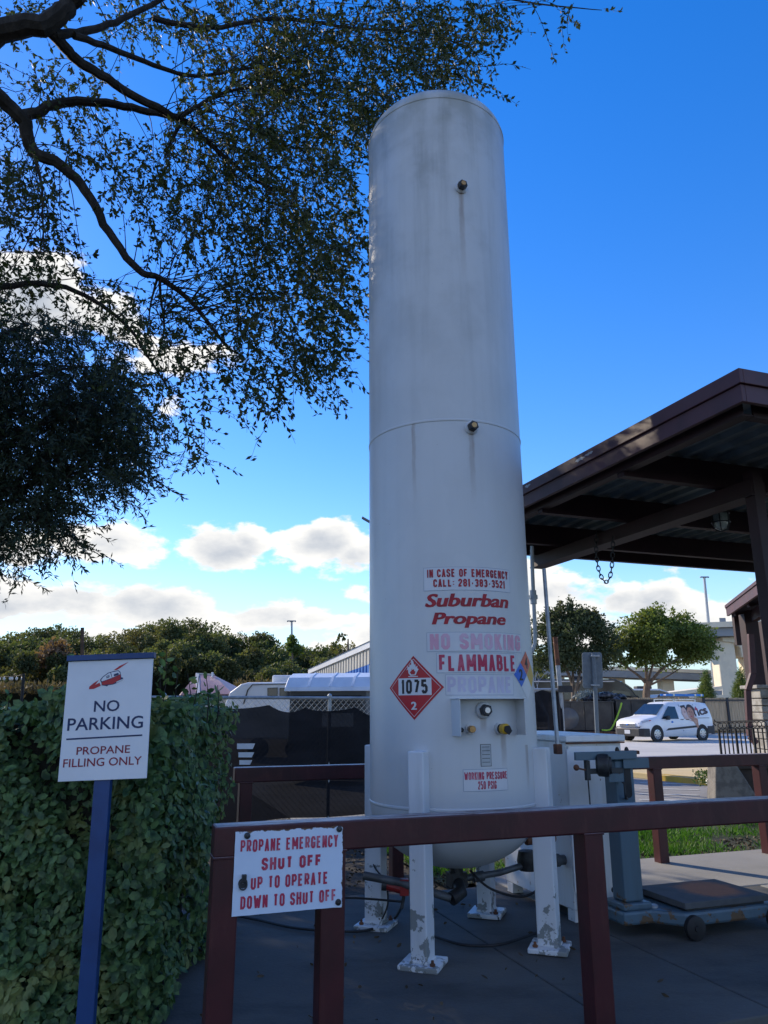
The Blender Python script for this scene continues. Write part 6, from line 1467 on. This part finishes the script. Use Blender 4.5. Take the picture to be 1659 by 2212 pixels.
# ------------------------------------------------------------------ left background: woods, shed, trailer, cabin, store building
def woods():
    prof_ = [(-500, 1380), (-300, 1365), (-120, 1370), (0, 1378), (60, 1362), (125, 1352), (165, 1362), (205, 1384), (240, 1370), (290, 1358), (340, 1342), (400, 1337), (450, 1345), (478, 1372), (520, 1376), (560, 1366), (600, 1384), (640, 1400), (690, 1398), (730, 1392), (780, 1398), (830, 1400), (1000, 1410), (1180, 1420)]
    xs = [p[0] for p in prof_]; ys = [p[1] for p in prof_]
    Q1, Q2 = [], []; r2 = np.random.default_rng(5); Y0 = 96
    for x in range(-480, 1180, 26):
        top = float(np.interp(x, xs, ys)); 
        for row in range(4):
            Y = Y0-row*5+r2.uniform(-3, 3); rad = r2.uniform(24, 40)*(1 if row < 2 else .9); px = x+r2.uniform(-14, 14); py = top+rad*.85+row*r2.uniform(16, 30)
            c_ = at_y(px, py, Y); k = Y/FPX; m_ = 1350; d = unit(r2.normal(size=(m_, 3))); rr = (r2.random(m_)**.38)[:, None]
            wob = 1+.22*np.sin(d[:, :1]*6+px)*np.cos(d[:, 2:]*7+py)
            (Q1 if (r2.random() < .62) else Q2).append(np.array(tuple(c_))+d*rr*wob*np.array([rad*k, rad*k, rad*k*.9]))  # lumps split at random between the lighter and darker leaf colours
    for nm, Qs, m in (('woodland', Q1, M['leaf_wood']), ('dark_woodland', Q2, M['leaf_wood2'])):
        Pp = np.concatenate(Qs); s_ = r2.uniform(.15, .44, len(Pp))
        single(nm, 'mixed olive and yellow green woods along the horizon on the left' if nm == 'woodland' else 'darker evergreen growth filling the woods on the left horizon', 'woods', np_quads(nm, leaves(Pp, r2.normal(size=Pp.shape)+np.array([0, 0, .3]), s_, s_*.65, .25), m), None, kind='stuff')
    q = MB(); q.prism([Vector((-75, 100, -.1)), Vector((3, 100, -.1)), Vector((3, 100, 8.6)), Vector((-75, 100, 8.6))], (0, 6, 0)); single('understorey', 'dense dark undergrowth at the foot of the woods', 'undergrowth', q, mat('undergrowth', (.03, .036, .02), (.05, .05, .03), .5, .95), (-14, 102, -.1), kind='stuff')
woods()
blob_tree('tall_pine', 'tall lumpy dark pine rising over the woods beside the tank', at_y(752, 1390, 90).x, 90, [(752, 1384, 22, 14), (740, 1396, 16, 14), (765, 1398, 18, 14), (750, 1412, 24, 12)], 1500, M['leaf_wood2'], .6, [([(752, 1600), (752, 1440), (752, 1380)], .3, .08)], seed=31)
blob_tree('young_conifer', 'small bright conifer top above the middle of the woods', at_y(634, 1400, 88).x, 88, [(630, 1384, 5, 9), (632, 1396, 12, 10), (640, 1404, 16, 8)], 420, M['leaf_pine'], .55, [([(632, 1600), (632, 1440), (631, 1380)], .2, .05)], seed=32)
blob_tree('yellowing_tree', 'small yellow autumn tree above the metal building roof', at_y(742, 1408, 86).x, 86, [(738, 1408, 20, 10), (752, 1414, 16, 10)], 700, M['leaf_yellow'], .5, [([(742, 1600), (742, 1440), (742, 1405)], .2, .06)], seed=33)
blob_tree('russet_tree', 'thin russet grey tree left of the NO PARKING sign cap', at_y(120, 1410, 82).x, 82, [(122, 1408, 30, 26), (100, 1425, 28, 24), (140, 1430, 22, 22)], 1100, M['leaf_red'], .5, [([(120, 1600), (120, 1450), (121, 1400)], .25, .06)], seed=34)
random.seed(77)
pts = np.array([tuple(at_y(px_, 1498-abs(random.gauss(0, 9)), 60+random.uniform(-2, 2))) for px_ in [random.choice((random.uniform(510, 590), random.uniform(-40, 160))) for _ in range(1800)]])
single('dry_brush', 'tawny dry brush in front of the woods', 'brush', np_quads('dry_brush', leaves(pts, rand_dir(1800)+np.array([0, 0, .8]), .55, .16), M['dry_brush']), None, kind='stuff')

def pink_cabin():
    Y = 45; t = Thing('cabin', 'low building with a dusty pink hipped metal roof over the hedge', 'building', (at_y(430, 1500, Y).x, Y+4, -.11))
    ap = at_y(426, 1457, Y+4); r1_ = at_y(463, 1459, Y+4); el_ = at_y(372, 1494, Y); er = at_y(505, 1500, Y); zt = min(el_.z, er.z)-.02
    bl_ = Vector((el_.x, Y+8, zt)); br = Vector((er.x, Y+8, zt)); fl = Vector((at_y(428, 1500, Y).x, Y, zt)); fr = Vector((er.x, Y, zt)); el2 = Vector((el_.x, Y+1.6, zt))
    q = MB(); q._add([fl, fr, br, bl_, el2, ap, r1_], [(0, 1, 6, 5), (1, 2, 6), (2, 3, 5, 6), (3, 4, 5), (4, 0, 5)]); 
    for k in range(1, 26):
        s = k/26; a_ = fl.lerp(fr, s); b_ = (ap.lerp(r1_, s)); q.bar(a_+Zd*.02, b_+Zd*.02, .05, .05)
    for k in range(1, 12):
        s = k/12; q.bar(el2.lerp(fl, s)+Zd*.02, ap+Zd*.02, .05, .05)
    rf = t.part('roof', q, M['pink_roof'], smooth=False); q = MB(); q.bar(fl+Zd*.04, ap+Zd*.05, .2, .1); q.bar(ap+Zd*.05, r1_+Zd*.05, .2, .1); t.part('ridge_cap', q, M['cream_wall'], rf)
    q = MB(); vp = at_y(459, 1452, Y+3.5); q.cyl(vp, vp-Zd*.9, .07, 8); t.part('vent', q, M['rv_white'], rf)
    q = MB(); q.box(((fl.x+fr.x)/2-.4, Y+4.2, zt/2), (fr.x-fl.x-.3, 7, zt)); t.part('wall', q, M['cream_wall'])
pink_cabin()
def trailer():
    Y = 24; t = Thing('travel_trailer', 'white travel trailer with a rounded front behind the windscreen fence', 'trailer', (at_y(565, 1500, Y).x, Y+1.2, -.11))
    L = [at_y(x, y, Y) for x, y in ((486, 1520), (496, 1496), (520, 1478), (535, 1474), (700, 1472), (700, 1600), (486, 1600))]
    for p_ in L[-2:]: p_.z = .5
    q = MB(); q.prism(L, (0, 2.4, 0)); t.part('body', q, M['rv_white'], bevel=.06)
    for x0_, x1_ in ((578, 600), (604, 632)):
        q = MB(); q.prism([at_y(x, y, Y-.01) for x, y in ((x0_, 1486), (x1_, 1485), (x1_, 1505), (x0_, 1505))], (0, -.02, 0)); f = t.part('window', q, M['rv_dark']); q = MB(); q.prism([at_y(x, y, Y-.035) for x, y in ((x0_+1.6, 1488), (x1_-1.6, 1487), (x1_-1.6, 1503), (x0_+1.6, 1503))], (0, -.01, 0)); t.part('pane', q, M['glass'], f)
    q = MB(); q.prism([at_y(x, y, Y-.01) for x, y in ((525, 1520), (534, 1490), (545, 1478), (700, 1475), (700, 1476.5), (546, 1480), (537, 1491), (528, 1520))], (0, -.012, 0)); t.part('stripe', q, M['rv_grey'], smooth=False)
    q = MB(); a_ = at_y(619, 1468, Y+.8); q.box(a_, (.85, .7, .26)); t.part('roof_unit', q, M['rv_white'], bevel=.06)
    for x in (560, 640):
        c_ = at_y(x, 1560, Y); q = MB(); q.lathe([(.001, -.12), (.3, -.12), (.33, 0), (.001, .01)], (c_.x, Y, .22), 18, (0, -1, 0)); t.part('wheel', q, M['black'])
trailer()
def potty():
    Y = 16.5; a = at_y(634, 1530, Y); t = Thing('portable_toilet', 'dark grey portable toilet with a pale blue barrel roof behind the fence', 'toilet cabin', (at_y(720, 1530, Y).x, Y+.6, -.11), R_(-14))
    k = Y*.967/FPX; wL = 1.75; wd = 1.15; zt = at_y(700, 1495, Y).z+.17
    q = MB(); q.box((0, 0, zt/2+.05), (wL, wd, zt-.1)); bd_ = t.part('body', q, M['potty_dark'], local=True, bevel=.03)
    rp = [(-.66, -.04), (-.62, .05), (-.42, .26), (-.15, .36), (.15, .36), (.42, .26), (.62, .05), (.66, -.04)]
    q = MB(); q.prism([(-wL/2-.10, y, zt+z) for y, z in rp], (wL+.2, 0, 0)); rf = t.part('roof', q, M['potty_roof'], local=True, bevel=.02)
    for x in (-.45, .05, .55):
        q = MB(); q.prism([(x, y*1.0, zt+z+.012) for y, z in rp[1:-1]], (.05, 0, 0)); t.part('roof_rib', q, M['potty_roof'], rf, local=True)
    q = MB(); q.prism([(-wL/2-.012, y, z) for y, z in ((-.42, .1), (.42, .1), (.42, zt-.25), (.2, zt+.05), (0, zt+.14), (-.2, zt+.05), (-.42, zt-.25))], (-.02, 0, 0)); dr_ = t.part('door', q, M['rv_white'], local=True)
    q = MB(); q.prism([(-wL/2-.036, y, z) for y, z in ((-.28, .3), (.28, .3), (.28, zt-.35), (.12, zt-.12), (0, zt-.06), (-.12, zt-.12), (-.28, zt-.35))], (-.012, 0, 0)); t.part('door_panel', q, M['steel'], dr_, local=True)
    for x in (-.42, .42):
        q = MB()
        for k_ in range(4): q.box((x, -wd/2-.008, zt-.14-.07*k_), (.72, .02, .035))
        t.part('louvre', q, M['black'], local=True)
    q = MB(); q.prism([(x, -wd/2-.006, z) for x, z in ((-.1, zt-.78), (.6, zt-.78), (.6, zt-.50), (-.1, zt-.50))], (0, -.012, 0)); t.part('notice', q, M['white_sign'], local=True)
    q = MB(); q.cyl((wL/2-.1, .2, zt+.2), (wL/2-.1, .2, zt+.55), .05, 10); t.part('vent_pipe', q, M['steel'], local=True)
potty()
def store():
    Y = 30; t = Thing('metal_building', 'cream and blue ribbed metal building emerging from behind the tank', 'building', (2, 33, -.11))
    # gable wall recedes to the left: near end hidden by the tank
    nr, fr = Vector((at_y(860, 1400, 25).x, 25, 0)), Vector((at_y(668, 1450, 38).x, 38, 0)); zn, zf = at_y(800, 1417, 27).z+.55, at_y(668, 1455, 38).z
    d = (fr-nr); L = d.length; d.normalize(); n = Vector((d.y, -d.x, 0)); n = n if n.y < 0 or n.x < 0 else -n
    def wp(s, z, off=0): return nr+d*s+Zd*z+n*off
    per = .42; top = []; i = 0; s = 0
    prof_ = []
    while s < L: prof_ += [(s, 0), (s+.2, 0), (s+.25, -.07), (s+.37, -.07)]; s += per
    def zt(s): return zn+(zf-zn)*s/L
    def rows(za, zb):
        q = MB(); n_ = len(prof_); q._add([wp(s, za(s), o) for s, o in prof_]+[wp(s, zb(s), o) for s, o in prof_], [(i, i+1, n_+i+1, n_+i) for i in range(n_-1)]); return q
    t.part('cream_cladding', rows(lambda s: zt(s)-.60, lambda s: zt(s)), M['cream_wall'], smooth=False)
    t.part('blue_cladding', rows(lambda s: -.1, lambda s: zt(s)-.602), M['blue_wall'], smooth=False)
    q = MB(); q.prism([wp(0, zt(0)-.02, .06), wp(L, zt(L)-.02, .06), wp(L, zt(L)+.2, .06), wp(0, zt(0)+.2, .06)], n*-.1); t.part('eave_trim', q, M['rv_white'])
    q = MB(); q._add([wp(0, zt(0)+.205, .1), wp(L+.2, zt(L)+.205, .1), wp(L+.2, zt(L)+.5, -3), wp(0, zt(0)+.5, -3)], [(0, 1, 2, 3)]); t.part('roof', q, M['potty_roof'], smooth=False)
    q = MB(); q.box(wp(L, zf/2, -1.6), (.12, 3, zf), math.atan2(d.y, d.x)); t.part('end_wall', q, M['cream_wall'])
store()
# poles and lights beyond the hedge
a, b = at_y(178, 1356, 26), at_y(177, 1500, 26); q = MB(); q.tube([Vector((b.x, 26, -.1)), b, a], .06, 10); single('wooden_pole', 'plain wooden pole rising behind the NO PARKING sign', 'pole', q, M['wood_pole'], (b.x, 26, -.1))
t = Thing('camera_pole', 'thin white pole with a boxy floodlight behind the windscreen fence', 'light pole', (at_y(632, 1512, 22).x, 22, -.1)); a, b = at_y(633, 1462, 22), at_y(631, 1512, 22)
q = MB(); q.tube([Vector((b.x, 22, -.1)), b, a], .028, 8); t.part('pole', q, M['rv_white']); q = MB(); q.box(at_y(629, 1470, 21.95), (.14, .12, .17)); t.part('lamp_box', q, M['rv_white'], bevel=.02)
t = Thing('string_lights', 'string of white bulbs strung to a black post over the hedge', 'string lights', (at_y(50, 1500, 18).x, 18, -.1))
q = MB(); a, b = at_y(51, 1455, 18), at_y(48, 1500, 18); q.tube([Vector((b.x, 18, -.1)), b, a], .035, 8); t.part('post', q, M['black'])
q = MB(); cp = [at_y(x, y, 18) for x, y in ((51, 1458), (20, 1462), (-20, 1463), (-120, 1456))]; q.tube(hang(cp, 5), .01, 5); t.part('cord', q, M['black'])
for x in (48, 36, 26, 22, 9, -1, -18, -34):
    q = MB(); q.ell(at_y(x, 1466, 18), (.03, .03, .042), 10, 8); t.part('bulb', q, M['bulb'])
